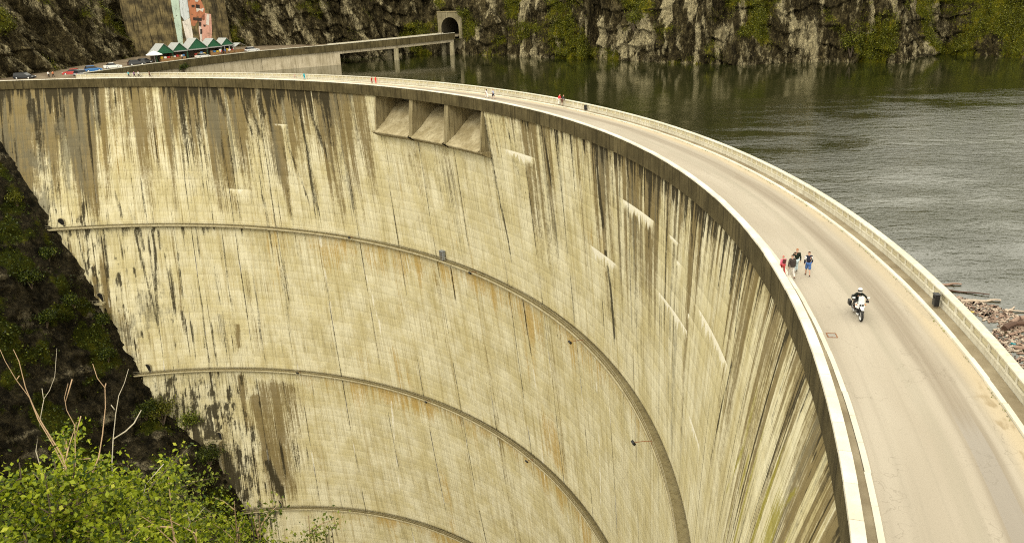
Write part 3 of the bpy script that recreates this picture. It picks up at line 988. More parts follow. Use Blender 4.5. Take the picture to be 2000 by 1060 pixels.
# ------------------------------------------------------------------ upstream parapet: precast panels with slots, capped
par = empty('parapet_wall', (CX, CY, 0), 0, 'long pale precast parapet with slots along the lake side of the crest road', 'parapet')
mb = MB()
H0, H1, H2 = -0.92, -0.50, -0.02
def seg(mb, r0, r1, z0, z1, a0, a1, n=2):
    t = arc_solid([(r0, z0), (r0, z1), (r1, z1), (r1, z0)], a0, a1, n)
    mb.add(t.v, t.f)
seg(mb, 142.20, 142.55, -1.3, H1, g, 1 - g)                    # lower wall
seg(mb, 142.15, 142.26, H1 + .002, H1 + 0.07, g, 1 - g)        # rail under the slot
seg(mb, 142.19, 142.52, H1 + .071, H2, g, 0.055)               # end posts and the middle post
seg(mb, 142.20, 142.52, H1 + .071, H2, 0.945, 1 - g)
seg(mb, 142.24, 142.50, H1 + .071, H2, 0.47, 0.55)
pp = ring_pieces('parapet_panel', mb, MAT['parapet'], par, -27, 86.5)
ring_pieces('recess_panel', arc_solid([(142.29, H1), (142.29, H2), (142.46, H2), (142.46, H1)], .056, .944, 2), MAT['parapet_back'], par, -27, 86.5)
ring_pieces('coping_stone', arc_solid([(142.16, H2 + .002), (142.14, 0.09), (142.20, 0.13), (142.58, 0.13), (142.66, 0.09), (142.64, H2 + .002)], g, 1 - g, 2), MAT['parapet'], par, -27, 86.5)

# ------------------------------------------------------------------ gallery ledges with rails
def ledge(z, a0, a1, wdt=1.5):
    n = 100
    A = np.linspace(a0, a1, n)
    R = rw(A, z)
    prof = [(0.2, -.45), (-wdt + .35, -.45), (-wdt, -.22), (-wdt, 0.14), (-wdt + .12, 0.14), (-wdt + .12, 0.0), (0.2, 0.0)]
    k = len(prof)
    V = np.array([[((R[i] + dr) * cos(rad(A[i])), (R[i] + dr) * sin(rad(A[i])), z + dz) for dr, dz in prof] for i in range(n)]).reshape(-1, 3)
    F = [(i * k + j, i * k + (j + 1) % k, (i + 1) * k + (j + 1) % k, (i + 1) * k + j) for i in range(n - 1) for j in range(k)]
    me = npmesh('gallery_ledge', V, np.array(F))
    o = link('gallery_ledge', me, MAT['ledge'], dam)
    mb = MB()
    st = 1.3
    a = a0
    def pt(a, h):
        r = float(rw(a, z)) - wdt + 0.07
        return (r * cos(rad(a)), r * sin(rad(a)), z + h)
    while a < a1:
        mb.tube([pt(a, 0.13), pt(a, 1.05)], 0.03, 4)
        a += st
    pts = [a0 + (a1 - a0) * i / 110 for i in range(111)]
    for h in (0.6, 1.05):
        mb.tube([pt(a, h) for a in pts], 0.028, 4)
    mb.build('handrail', MAT['rail'], o)
    return o
ledge(-35, -12, 89.3)
ledge(-73.5, 8, 82.6)
ledge(-116, 27, 73)

# ------------------------------------------------------------------ spillway bays
bays = [(34.0, 39.0), (39.0, 43.8), (43.8, 48.7)]
def radial_plate(a, prof, th, name, m):
    """vertical plate in a radial plane; prof in (r, z)"""
    c, s = cos(rad(a)), sin(rad(a))
    poly = [Vector((r * c, r * s, z)) for r, z in prof]
    t = Vector((-s, c, 0)) * th
    mb = MB().prism([p - t / 2 for p in poly], t)
    return mb.build(name, m, dam)
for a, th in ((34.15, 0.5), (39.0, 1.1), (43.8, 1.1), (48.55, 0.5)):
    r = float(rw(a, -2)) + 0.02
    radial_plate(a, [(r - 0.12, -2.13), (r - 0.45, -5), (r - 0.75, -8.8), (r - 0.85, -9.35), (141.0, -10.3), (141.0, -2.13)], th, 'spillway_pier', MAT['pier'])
for a0, a1 in bays:
    A = np.linspace(a0 + 0.25, a1 - 0.25, 12)
    prof = [(141.0, -4.2), (140.2, -4.0), (139.2, -4.25), (138.0, -5.0), (136.5, -6.25), (135.0, -7.6), (133.6, -8.45), (133.0, -8.9), (132.5, -9.2)]
    prof += [(132.5, -9.42), (133.9, -10.25), (134.6, -10.25), (141.0, -10.25)]
    k = len(prof)
    V = np.array([[(r * cos(rad(a)), r * sin(rad(a)), z) for r, z in prof] for a in A]).reshape(-1, 3)
    F = np.array([(i * k + j, i * k + (j + 1) % k, (i + 1) * k + (j + 1) % k, (i + 1) * k + j) for i in range(11) for j in range(k)])
    o = link('spillway_chute', npmesh('spillway_chute', V, F), MAT['chute'], dam)
arc_solid([(140.9, -2.1), (141.15, -2.1), (141.15, -10), (140.9, -10)], 34.1, 48.6, 14).build('spillway_back', MAT['dark_old'], dam)  # back wall coloured dark for the shade under the deck
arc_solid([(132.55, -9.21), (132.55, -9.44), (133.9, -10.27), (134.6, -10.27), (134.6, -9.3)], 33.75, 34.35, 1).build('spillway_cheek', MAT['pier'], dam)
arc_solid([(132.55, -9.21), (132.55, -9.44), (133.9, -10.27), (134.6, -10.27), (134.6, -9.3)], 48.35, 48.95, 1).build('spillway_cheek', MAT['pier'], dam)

# ------------------------------------------------------------------ painted dark gallery doorways and little balconies at the abutment
def dark_doorway(a, z, wd=1.5, h=2.3):
    r = float(rw(a, z + 1)) - 0.06
    base = Vector((r * cos(rad(a)), r * sin(rad(a)), z))
    t = Vector((-sin(rad(a)), cos(rad(a)), 0))
    inw = Vector((cos(rad(a)), sin(rad(a)), 0))
    arch = [(-wd / 2, 0), (wd / 2, 0), (wd / 2, h - wd / 2)] + [(wd / 2 * cos(q), h - wd / 2 + wd / 2 * sin(q)) for q in np.linspace(0.3, pi - 0.3, 7)] + [(-wd / 2, h - wd / 2)]
    mb = MB().prism([base + t * x + Vector((0, 0, y)) for x, y in arch], inw * 0.05)
    d = mb.build('dark_doorway', MAT['dark_void'], dam)  # flat black slab stands in for the shadow inside the opening
    mb = MB()
    s = 1.18
    ring = [(x * s, y * (1.06 if y > 0 else 1)) for x, y in arch]
    n = len(arch)
    for i in range(1, n):
        a_, b_ = arch[i], arch[(i + 1) % n]
        c_, e_ = ring[(i + 1) % n], ring[i]
        mb.prism([base - inw * 0.08 + t * x + Vector((0, 0, y)) for x, y in (a_, b_, c_, e_)], inw * 0.16)
    mb.build('frame', MAT['old'], d)
for a, z in ((87.95, -35), (84.85, -54.0), (80.7, -73.5), (73.95, -94), (68.45, -116)):
    dark_doorway(a, z)
for a, z, sgn in ((85.0, -54.0, 1), (74.3, -93.9, 1)):
    r = float(rw(a, z))
    mb = arc_solid([(r + 0.3, z), (r + .3, z - .4), (r - 1.5, z - .4), (r - 1.5, z)], a - 0.7, a + 1.3, 2)
    b = mb.build('balcony', MAT['ledge'], dam)
    mb = arc_solid([(r + 1.5, z - .42), (r + 1.5, z - 10), (r - .9, z - 10), (r - .9, z - .42)], a - 0.5, a - 0.1, 1)
    mb.build('pillar', MAT['old'], b)
    mb = MB()
    P = lambda aa, h: ((r - 1.45) * cos(rad(aa)), (r - 1.85) * sin(rad(aa)), z + h)
    for k in range(5):
        aa = a - 0.65 + 1.9 * k / 4
        mb.tube([P(aa, 0), P(aa, 1.05)], 0.035, 4)
    for h in (.55, 1.05):
        mb.tube([P(a - .65, h), P(a + 1.25, h)], 0.03, 4)
    mb.build('handrail', MAT['rail'], b)

# loose things fixed on the ledges: floodlights and a cabinet
def floodlight(a, z, label, reach=2.2):
    r = float(rw(a, z)) - 1.42
    o = empty('floodlight', pol(a, r, z + 0.14), rad(a) + pi, label, 'floodlight', 'floodlights on the gallery ledges')
    MB().tube([(0, 0, 0), (0, 0, .5), (reach * .5, 0, .62), (reach, 0, .6)], 0.045, 6).build('arm', MAT['rust'], o)
    M3 = Matrix.Rotation(rad(35), 3, 'Y')
    MB().box((reach + .1, 0, .55), (0.32, .62, .5), M=M3).build('lamp_housing', MAT['black'], o, bevel=.03)
    MB().box((reach + .23, 0, .47), (0.05, .52, .4), M=M3).build('lamp_glass', MAT['glass'], o)
    return o
floodlight(21.6, -35, 'black floodlight on an arm from the top ledge where a dark streak ends')
floodlight(8.6, -35, 'nearest black floodlight reaching out from the steep part of the top ledge')
floodlight(33.0, -73.5, 'black floodlight on the middle ledge at its strongest bend', 1.4)
floodlight(37.6, -35, 'black floodlight on the top ledge right of the grey cabinet', 1.4)
floodlight(47.3, -73.5, 'small black floodlight near the middle of the second ledge', 1.2)
floodlight(63.3, -73.5, 'farthest black floodlight on the second ledge beside the brown stain', 1.0)
floodlight(54.0, -35, 'small black floodlight on the top ledge left of the grey cabinet', 1.0)
a = 42.6
o = empty('cabinet', pol(a, float(rw(a, -35)) - 0.75, -35), rad(a), 'grey metal cabinet standing on the top ledge of the dam', 'cabinet')
MB().box((0, 0, 1.05), (.7, 1.1, 1.9)).build('body', MAT['grey_box'], o, bevel=.03)
MB().box((-.37, 0, 1.05), (.03, .95, 1.7)).build('door', MAT['steel'], o)
MB().box((0, 0, 2.04), (.85, 1.25, .08)).build('roof', MAT['grey_box'], o)
MB().box((0, 0, .05), (.6, 1.0, .1)).build('plinth', MAT['old'], o)

# =================================================================== cliffs round the lake
SHORE = [(-230, 120, 34), (-175, 168, 36), (-150, 190, 40), (-133, 207, 42), (-126.5, 226, 44), (-122.5, 246, 46), (-119, 266, 48), (-117, 277, 48), (-96, 296, 50),
         (-80, 291, 52), (-62, 289, 52), (-47, 297, 54), (-30, 305, 56), (-22, 303, 56), (-12.5, 294.5, 54), (3.6, 282.4, 52), (24.5, 261.5, 50), (28, 268, 50), (47, 245, 46), (63, 230.5, 44),
         (75, 236, 44), (91, 233.4, 42), (104.7, 221.4, 38), (109, 227, 37), (119, 238, 36), (128, 247, 34), (134, 236, 30), (143, 228, 26), (165, 215, 23), (200, 190, 22), (262, 130, 36), (300, 60, 30)]
TD0 = np.array([0.44, 0.90]) / math.hypot(0.44, 0.90)
TS0 = np.array([TD0[1], -TD0[0]])
TC0, TZ0 = np.array([-19.5, 299.3]), 1.6
def cliffs():
    P = np.array(SHORE)
    seg = np.hypot(*np.diff(P[:, :2], axis=0).T)
    S = np.r_[0, np.cumsum(seg)]
    s = []
    q = 0.0
    while q < S[-1]:                      # fine where the photograph looks, coarse outside
        s.append(q)
        x = np.interp(q, S, P[:, 0])
        q += 0.36 if -150 < x < 152 else 2.0
    s = np.array(s)
    def sm(col, wd):
        acc = 0
        for o in np.linspace(-wd, wd, 9):
            acc = acc + np.interp(np.clip(s + o, 0, S[-1]), S, P[:, col])
        return acc / 9
    x, y, top = sm(0, 2.2), sm(1, 2.2), sm(2, 8)
    xw, yw = sm(0, 14), sm(1, 14)
    tx, ty = np.gradient(xw), np.gradient(yw)
    ln = np.hypot(tx, ty)
    nx, ny = ty / ln, -tx / ln            # points to the lake (right of the walking direction)
    h = np.r_[np.arange(-2.5, 20.5, 0.36), 21.5, 23, 25, 27.5, 30, 33, 36, 40, 45, 50, 58]
    nr, nc = len(h), len(s)
    H = np.repeat(h[:, None], nc, 1)
    H = np.where(H > 20, 20 + (H - 20) * ((top + 5 - 20) / 38)[None, :], H)
    Sg = np.repeat(s[None, :], nr, 0)
    X, Y = x[None, :] + 0 * H, y[None, :] + 0 * H
    # lean of the rock face: gentle on the green right-hand bank, steep elsewhere
    lean = np.interp(X, [-160, -122, -100, 0, 30, 100, 122, 135, 160], [.34, .30, .10, .16, .20, .16, .3, .72, .72])
    # diagonal strata at the left, upright ribs to the right
    sk = np.interp(X, [-160, -110, -60, -10, 40, 300], [0.55, 0.50, 0.45, 0.2, 0.05, 0.05])
    a = Sg + H * sk
    big = fbm(a / 15, H / 30, 0, 3, 1)
    mid = fbm(a / 4.6, H / 15, 0.3 * big, 4, 2, 0.55, True)
    rib = fbm(a / 1.5, H / 6.5, 0, 4, 5, 0.55, True)
    lump = fbm(a / 3.0, H / 3.2, 0, 4, 8)
    fin = fbm(a / 0.8, H / 1.2, 0, 3, 9)
    crev = sstep(.30, .0, np.abs(vn(a / 6.5 + .25 * big, H / 40, 0, 33) - .5) * 2)
    disp = 6.0 * (big - 0.5) + 5.5 * (mid - 0.55) + 3.6 * (rib - 0.55) + 2.6 * (lump - 0.5) + 1.6 * (fin - .5) - 2.6 * crev + .5
    saw = np.mod((H + 7 * vn(a / 4.0, H / 30, 0, 34) + 3 * big) / 5.2, 1.0)
    disp = disp + 1.5 * (0.5 - saw) * sstep(.3, .6, vn(a / 5.0, H / 9, 0, 35))
    keep = np.interp(X, [-118, -114, -98, -94], [1, 0.12, 0.12, 1])
    keep = np.minimum(keep, np.where((X > -29) & (X < -12), 0.25 + 0.75 * sstep(12, 17, H), 1))
    disp = disp * keep
    disp = np.where(disp > 0, disp, disp * 1.3)
    # above, the face steps back to scrub
    back = H * lean + np.maximum(H - 20, 0) * 0.25 - disp + 0.2
    Z = -5 + H + (lump - 0.5) * 1.2 * sstep(0, 4, H)
    VX, VY = X - nx[None, :] * back, Y - ny[None, :] * back
    # the bored tunnel: clear the rock out of its mouth
    ts = (VX - TC0[0]) * TS0[0] + (VY - TC0[1]) * TS0[1]
    td = (VX - TC0[0]) * TD0[0] + (VY - TC0[1]) * TD0[1]
    inb = (np.abs(ts) < 4.7) & (Z < TZ0 + 7.3) & (Z > TZ0 - 1.0) & (td < 26) & (td > -6)
    VX = np.where(inb, VX + TD0[0] * (26 - td), VX)
    VY = np.where(inb, VY + TD0[1] * (26 - td), VY)
    V = np.stack([VX, VY, Z], -1)
    F = grid_faces(nr, nc)
    me = npmesh('cliff', V.reshape(-1, 3), F)
    # vegetation grows where the face is less steep and in damp patches
    dzb = np.gradient(back, axis=0) / np.maximum(np.gradient(H, axis=0), .05)
    flat = sstep(0.15, 1.1, dzb)
    patch = fbm(Sg / 11, H / 9, 0, 4, 20)
    amount = np.interp(X, [-160, -125, -90, -30, -8, 5, 24, 27, 45, 60, 75, 100, 118, 130, 170], [.42, .42, .35, .36, .50, .60, .60, .45, .50, .56, .46, .50, .46, .66, .62])
    veg = np.clip(sstep(0.62, 0.30, patch + 0.38 - amount * 0.75) * 0.75 + flat * 0.35 * amount, 0, 1)
    pale = np.clip(sstep(0.46, 0.68, fbm(a / 2.0, H / 8, 0, 4, 25)) * 0.75 + 0.55 * sstep(.50, .78, rib) + .25 * sstep(.5, .8, mid) - 0.42, 0, 1)
    pale = pale * np.interp(X, [-160, -110, -70, -20, 30, 120, 130], [.5, .6, .8, .7, 1, 1, .5])
    pale = np.maximum(pale, 0.6 * sstep(1.6, 0.5, H) * sstep(.35, .6, fin))
    set_attr(me, 'tone', np.stack([pale.ravel(), veg.ravel(), rib.ravel()], -1))
    tag(link('cliff', me, MAT['cliff'], smooth=False), kind='structure')
    return V, veg, nx, ny, H, X
CV, CVEG, CNX, CNY, CH_, CX_ = cliffs()

def leaf_mesh(name, P, size, m, parent=None, up=0.25, jitter=1.0):
    """many small folded leaves; P (n,3) positions, size scalar or (n,)"""
    n = len(P)
    d = RNG.normal(size=(n, 3)); d[:, 2] += up
    d /= np.linalg.norm(d, axis=1)[:, None]
    e = RNG.normal(size=(n, 3))
    e -= (e * d).sum(1)[:, None] * d
    e /= np.linalg.norm(e, axis=1)[:, None]
    f = np.cross(d, e)
    s = (np.ones(n) * size * (0.45 + 1.0 * RNG.random(n) ** 1.3))[:, None]
    A = P - e * s * 0.55
    B = P + f * s * 0.33 + d * s * 0.10
    C = P + e * s * 0.55
    D = P - f * s * 0.33 + d * s * 0.10
    V = np.stack([A, B, C, D], 1).reshape(-1, 3)
    i = np.arange(n)[:, None] * 4
    F = np.concatenate([i + [[0, 1, 2]], i + [[0, 2, 3]]])
    me = npmesh(name, V, F)
    set_attr(me, 'leaf', np.repeat(RNG.random(n), 4))
    return link(name, me, m, parent)

def cliff_scrub():
    vis = (CX_ > -150) & (CX_ < 152) & (CH_ > 0.8) & (CH_ < 22)
    w = (np.clip(CVEG - 0.30, 0, 1) ** 1.3 * vis).ravel()
    w /= w.sum()
    n = 90000
    k = RNG.choice(len(w), n, p=w)
    P = CV.reshape(-1, 3)[k]
    nxy = np.repeat(np.stack([CNX, CNY], -1)[None], CV.shape[0], 0).reshape(-1, 2)[k]
    off = RNG.random(n) ** 1.5 * 1.3
    P = P + np.c_[nxy * off[:, None], RNG.random(n) * 0.9 - 0.2] + RNG.normal(size=(n, 3)) * 0.35
    P[:, 2] = np.maximum(P[:, 2], -4.6)
    tag(leaf_mesh('cliff_scrub', P, 0.30, MAT['cliffgreen'], up=0.6), kind='stuff')
cliff_scrub()

# =================================================================== far side: apron, approach road, bridge, tunnel
FAS = [(-107.2, 211.4, 0.0), (-99.5, 225, 0.32), (-90.5, 238.5, 0.6), (-84, 247, 0.8), (-75, 256.5, 1.05), (-54, 269.8, 1.42), (-35.5, 281.5, 1.95), (-17.5, 295.5, 2.5)]
FP = np.array(FAS)
fs = np.r_[0, np.cumsum(np.hypot(*np.diff(FP[:, :2], axis=0).T))]
def fas(s):
    return np.array([np.interp(s, fs, FP[:, k]) for k in range(3)])
def fas_n(s):
    """unit tangent and the normal to the road side (left of travel)"""
    a, b = fas(max(s - 2.5, 0)), fas(min(s + 2.5, fs[-1]))
    t = (b - a)[:2]; t /= np.hypot(*t)
    return t, np.array([-t[1], t[0]])
FL = float(fs[-1])
S660 = float(fs[5])
# apron: everything at road height between the crest end, the cliff and the approach fascia
arc = [tuple(pol(a, 134.47, -1.004)) for a in np.linspace(87, 99, 7)]
near_side = [tuple(pol(87, 142.3, -1.004)), (-107.0, 211.8, -0.95)]
fasl = [(p[0], p[1], p[2] - 0.9) for p in (fas(s) + np.r_[fas_n(s)[1] * 0.3, 0] for s in np.linspace(4, S660, 16))]
far = [(-62, 292, .45), (-80, 295, .3), (-96, 300, .1), (-120, 280, -.2), (-126, 246, -.6), (-131, 226, -0.9), (-138, 205, -1), (-152, 188, -1.0)]
sheet('parking_ground', arc[::-1][::-1] + far[::-1] + fasl[::-1] + near_side[::-1], MAT['apron'])

appr = empty('approach_wall', (FAS[0][0], FAS[0][1], -5), 0, 'long concrete retaining wall with dark fascia carrying the approach road above the water', 'retaining wall')
appr_off = Vector(appr.location)
def L(p, o):
    return Vector(p) - Vector(o.location)
bridge = empty('bridge', (FAS[5][0], FAS[5][1], -5), 0, 'low concrete road bridge on pillars leading to the tunnel mouth', 'bridge')
step = 2.3
k = 0
s = 0.0
while s < FL - 0.2:
    e = min(s + step, FL)
    t, n = fas_n((s + e) / 2)
    par_ = bridge if s > S660 - .5 else appr
    a, b = fas(s), fas(e)
    dz = Vector((0, 0, 1))
    N = Vector((n[0], n[1], 0))
    a = Vector(a) + Vector((t[0], t[1], 0)) * .012
    b = Vector(b) - Vector((t[0], t[1], 0)) * .012
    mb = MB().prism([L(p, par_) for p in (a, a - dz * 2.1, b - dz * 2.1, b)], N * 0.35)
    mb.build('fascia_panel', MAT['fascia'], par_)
    mb = MB().prism([L(p - N * .06 + dz * .002, par_) for p in (a, b, b + dz * .12, a + dz * .12)], N * 0.5)
    mb.build('coping_stone', MAT['parapet'], par_)
    s = e
# retaining wall below the fascia, set back 0.9 m, from the crest to the first span
W = [fas(s) for s in np.linspace(0, S660, 14)]
for i in range(13):
    a, b = Vector(W[i]), Vector(W[i + 1])
    n = Vector((*fas_n(S660 * (i + .5) / 13)[1], 0))
    mb = MB().prism([L(p, appr) for p in (Vector((a.x, a.y, a.z - 2.1)) + n * .5, Vector((a.x, a.y, -9)) + n * .2, Vector((b.x, b.y, -9)) + n * .2, Vector((b.x, b.y, b.z - 2.1)) + n * .5)], n * 0.8)
    mb.build('wall_panel', MAT['pale_old'], appr)
# end pilaster of the wall by the first span
n = Vector((*fas_n(S660)[1], 0)); t = Vector((*fas_n(S660)[0], 0))
e0 = Vector(W[-1])
MB().prism([L(p, appr) for p in (Vector((e0.x, e0.y, -9)) + n * .15, Vector((e0.x, e0.y, -9)) + n * 7, Vector((e0.x, e0.y, e0.z - 2.12)) + n * 7, Vector((e0.x, e0.y, e0.z - 2.12)) + n * .45)], t * 0.7).build('end_wall', MAT['pale_old'], appr)
# bridge: deck slab, two girders, piers
def strip(off0, off1, z0, z1, s0, s1, name, m, parent, nst=10):
    prof = []
    V = []
    for s in np.linspace(s0, s1, nst):
        p = fas(s); t_, n_ = fas_n(s)
        for o_, z_ in ((off0, z0), (off0, z1), (off1, z1), (off1, z0)):
            V.append((p[0] + n_[0] * o_ - parent.location.x, p[1] + n_[1] * o_ - parent.location.y, p[2] + z_ - parent.location.z))
    F = [(i * 4 + j, i * 4 + (j + 1) % 4, (i + 1) * 4 + (j + 1) % 4, (i + 1) * 4 + j) for i in range(nst - 1) for j in range(4)] + [(0, 1, 2, 3), tuple((nst - 1) * 4 + j for j in (3, 2, 1, 0))]
    return MB().add(V, F).build(name, m, parent)
strip(0.36, 7.4, -1.35, -0.9, S660 - .4, FL + 1, 'deck', MAT['walk'], bridge)
strip(7.42, 7.7, -1.6, -0.1, S660 - .4, FL + .5, 'parapet', MAT['parapet'], bridge)
strip(0.55, 1.3, -3.05, -2.12, S660 + .3, FL - .2, 'girder', MAT['pale_old'], bridge)
strip(5.6, 6.4, -3.05, -1.36, S660 + .3, FL - .2, 'girder', MAT['old'], bridge)
for fr in (0.47, 0.98):
    s = S660 + (FL - S660) * fr
    p = fas(s); t_, n_ = fas_n(s)
    for off, w_ in ((0.95, 1.7), (6.0, 1.7)):
        c = Vector((p[0] + n_[0] * off, p[1] + n_[1] * off, 0))
        MB().lathe([(0.01, -12), (w_ * .55, -12), (w_ * .5, p[2] - 3.06), (0.01, p[2] - 3.06)], 12, c=L(c, bridge)).build('pier', MAT['old'], bridge, smooth=False)
# cliff-side rubble along the edge of the bridge road
rb = MB()
for i in range(60):
    s = S660 * 0.75 + (FL - S660 * .75) * random.random()
    p = fas(s); n_ = fas_n(s)[1]
    o_ = random.choice((random.uniform(.5, 1.2), random.uniform(6.3, 7.2)))
    q = random.uniform(.1, .3)
    rb.box((p[0] + n_[0] * o_, p[1] + n_[1] * o_, p[2] - 0.9 + q * .3), (q * 1.5, q, q), random.random() * 3)
tag(rb.build('rubble', MAT['pale_old']), kind='stuff')

# tunnel mouth
TD = Vector((0.44, 0.90, 0)).normalized()
TS = Vector((TD.y, -TD.x, 0))
pb = fas(FL)
TC = Vector((pb[0], pb[1], 0)) + Vector((*fas_n(FL)[1], 0)) * 3.7 + TD * 0.9
tz = float(pb[2]) - 0.9
tun = empty('tunnel_portal', (TC.x, TC.y, tz), 0, 'square concrete tunnel mouth with a round dark arch at the end of the bridge', 'tunnel portal')
hw, ht, ar, spr = 4.9, 7.7, 3.55, 2.5
outer = [(-hw, -2.0), (-hw, ht), (hw, ht), (hw, -2.0)]
arcp = [(ar, -0.02)] + [(ar * cos(q), spr + ar * sin(q)) for q in np.linspace(0, pi, 17)] + [(-ar, -0.02)]
P3 = lambda x, z, d=0.0: TS * x + TD * d + Vector((0, 0, z))
mb = MB()
# facade: strips between arch and rectangle
for sgn in (-1, 1):
    mb.prism([P3(sgn * hw, -1.2), P3(sgn * hw, ht), P3(sgn * (ar + .001), ht), P3(sgn * (ar + .001), -1.2)], TD * 7)
top = [(x, z) for x, z in arcp[1:-1]]
for i in range(len(top) - 1):
    (x0, z0), (x1, z1) = top[i], top[i + 1]
    mb.prism([P3(x0, z0, 0.003), P3(x0, ht - .003, .003), P3(x1, ht - .003, .003), P3(x1, z1, .003)], TD * 6.9)
mb.build('facade', MAT['portal'], tun)
MB().prism([P3(-hw - .15, ht + .002, -.15), P3(hw + .15, ht + .002, -.15), P3(hw + .15, ht + .3, -.15), P3(-hw - .15, ht + .3, -.15)], TD * 7).build('coping', MAT['pier'], tun)
V, F = [], []
for i, d in enumerate((0.02, 3.0, 9, 22)):
    for x, z in arcp:
        V.append(P3(x * (1.0 if i == 0 else .985), z, d))
m_ = len(arcp)
for i in range(3):
    for j in range(m_ - 1):
        F.append((i * m_ + j, i * m_ + j + 1, (i + 1) * m_ + j + 1, (i + 1) * m_ + j))
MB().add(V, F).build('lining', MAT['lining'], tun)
MB().prism([P3(-4, -.1, 21.5), P3(4, -.1, 21.5), P3(4, 7, 21.5), P3(-4, 7, 21.5)], TD * .3).build('tunnel_back', MAT['dark_void'], tun)  # black plate stands in for the darkness farther down the bore
MB().prism([P3(-ar, -.05, -1), P3(ar, -.05, -1), P3(ar, -.05, 22), P3(-ar, -.05, 22)], Vector((0, 0, -.4))).build('road_slab', MAT['walk'], tun)
MB().prism([P3(-hw + .4, -11, .4), P3(hw - .2, -11, .4), P3(hw - .2, -1.21, .4), P3(-hw + .4, -1.21, .4)], TD * 6).build('abutment', MAT['dark_old'], tun)

# concreted cliff wall with old paint behind the stalls
RW0, RW1 = Vector((-118.6, 266.5, -1)), Vector((-95.2, 293.2, -1))
rd = (RW1 - RW0); RWL = rd.length; rd.normalize()
rn = Vector((rd.y, -rd.x, 0))
cw = empty('cliff_wall', RW0, 0, 'tall stained concrete facing on the cliff with peeling pale and orange paint', 'retaining wall')
def onw(s, h, d=0.0):
    return rd * s + rn * (d - h * 0.07) + Vector((0, 0, h))
for i in range(6):
    s0, s1 = RWL * i / 6 + .02, RWL * (i + 1) / 6 - .02
    for j in range(7):
        h0, h1 = j * 3.6 + .02 - .5, (j + 1) * 3.6 - .02 - .5
        MB().prism([onw(s0, h0), onw(s1, h0), onw(s1, h1), onw(s0, h1)], -rn * 1.5).build('wall_panel', MAT['wallface'], cw)
PATCH = [((.50, .62, .52), 0, [(16.13, 17.48), (18.94, 17.39), (18.29, 10.16), (17.44, 2.85), (15.84, 2.97), (15.98, 10.28)]),
 ((.62, .66, .68), 0, [(19.12, 17.38), (21.95, 17.29), (21.60, 11.7), (19.64, 10.58), (18.63, 12.57)]),
 ((.76, .70, .64), 0, [(18.75, 10.55), (21.60, 11.5), (21.57, 5.87), (21.17, 2.25), (19.17, 2.4), (18.85, 6.04)]),
 ((.48, .19, .10), 0, [(22.02, 17.29), (26.74, 17.13), (27.61, 14.14), (26.85, 10.54), (24.69, 10.98), (22.74, 8.77), (21.75, 9.16), (21.85, 13.24)]),
 ((.66, .36, .28), 0, [(24.69, 10.9), (27.33, 12.83), (29.52, 12.4), (28.79, 7.09), (27.37, 2.13), (23.93, 2.05), (23.86, 7.05)]),
 ((.70, .66, .60), 1, [(24.53, 17.2), (26.0, 17.15), (25.5, 16.52), (24.76, 16.54)]),
 ((.70, .66, .60), 1, [(24.53, 14.6), (26.12, 14.2), (27.3, 14.48), (26.66, 13.19), (25.68, 13.89), (24.44, 13.29)]),
 ((.70, .66, .60), 1, [(28.01, 12.47), (28.95, 12.43), (28.0, 8.81), (26.95, 9.2)]),
 ((.70, .64, .58), 1, [(24.49, 10.0), (25.23, 9.96), (24.37, 2.35), (23.56, 2.07)])] + [((.05, .035, .03), 2, p) for p in (
 [(23.09, 15.63), (24.19, 15.59), (24.02, 14.78), (22.92, 14.82)], [(24.59, 15.74), (26.03, 15.52), (25.79, 14.38), (24.35, 14.6)],
 [(22.81, 11.73), (25.87, 11.25), (25.66, 10.27), (22.61, 10.75)], [(24.56, 10.32), (25.41, 9.95), (25.13, 8.64), (24.24, 8.85)],
 [(24.59, 7.84), (25.33, 7.8), (24.98, 6.15), (24.24, 6.2)], [(26.01, 9.25), (26.73, 9.05), (26.59, 8.39), (25.88, 8.6)])]
def mk_paint(c):
    t = NT('peeling_paint', 0.85, 0.2)
    p = t.pos()
    a = t.noise(p, 0.9, 6, 0.7)
    s = t.noise(t.scaled(p, (1.2, 1.2, .2)), 1.0, 4, .6)
    v = t.mix(t.mapr(s, .4, .7), c, tuple(x * .72 for x in c))
    t.color(t.mix(t.math('MULTIPLY', t.mapr(a, .56, .68), .8), v, (0.09, 0.075, 0.045)))
    return t.m
pm = {}
for c, lay, poly in PATCH:
    if c not in pm:
        pm[c] = mk_paint(c)
    MB().prism([onw(s, h, .012 + .02 * lay) for s, h in poly], rn * .012).build('paint_patch', pm[c], cw)

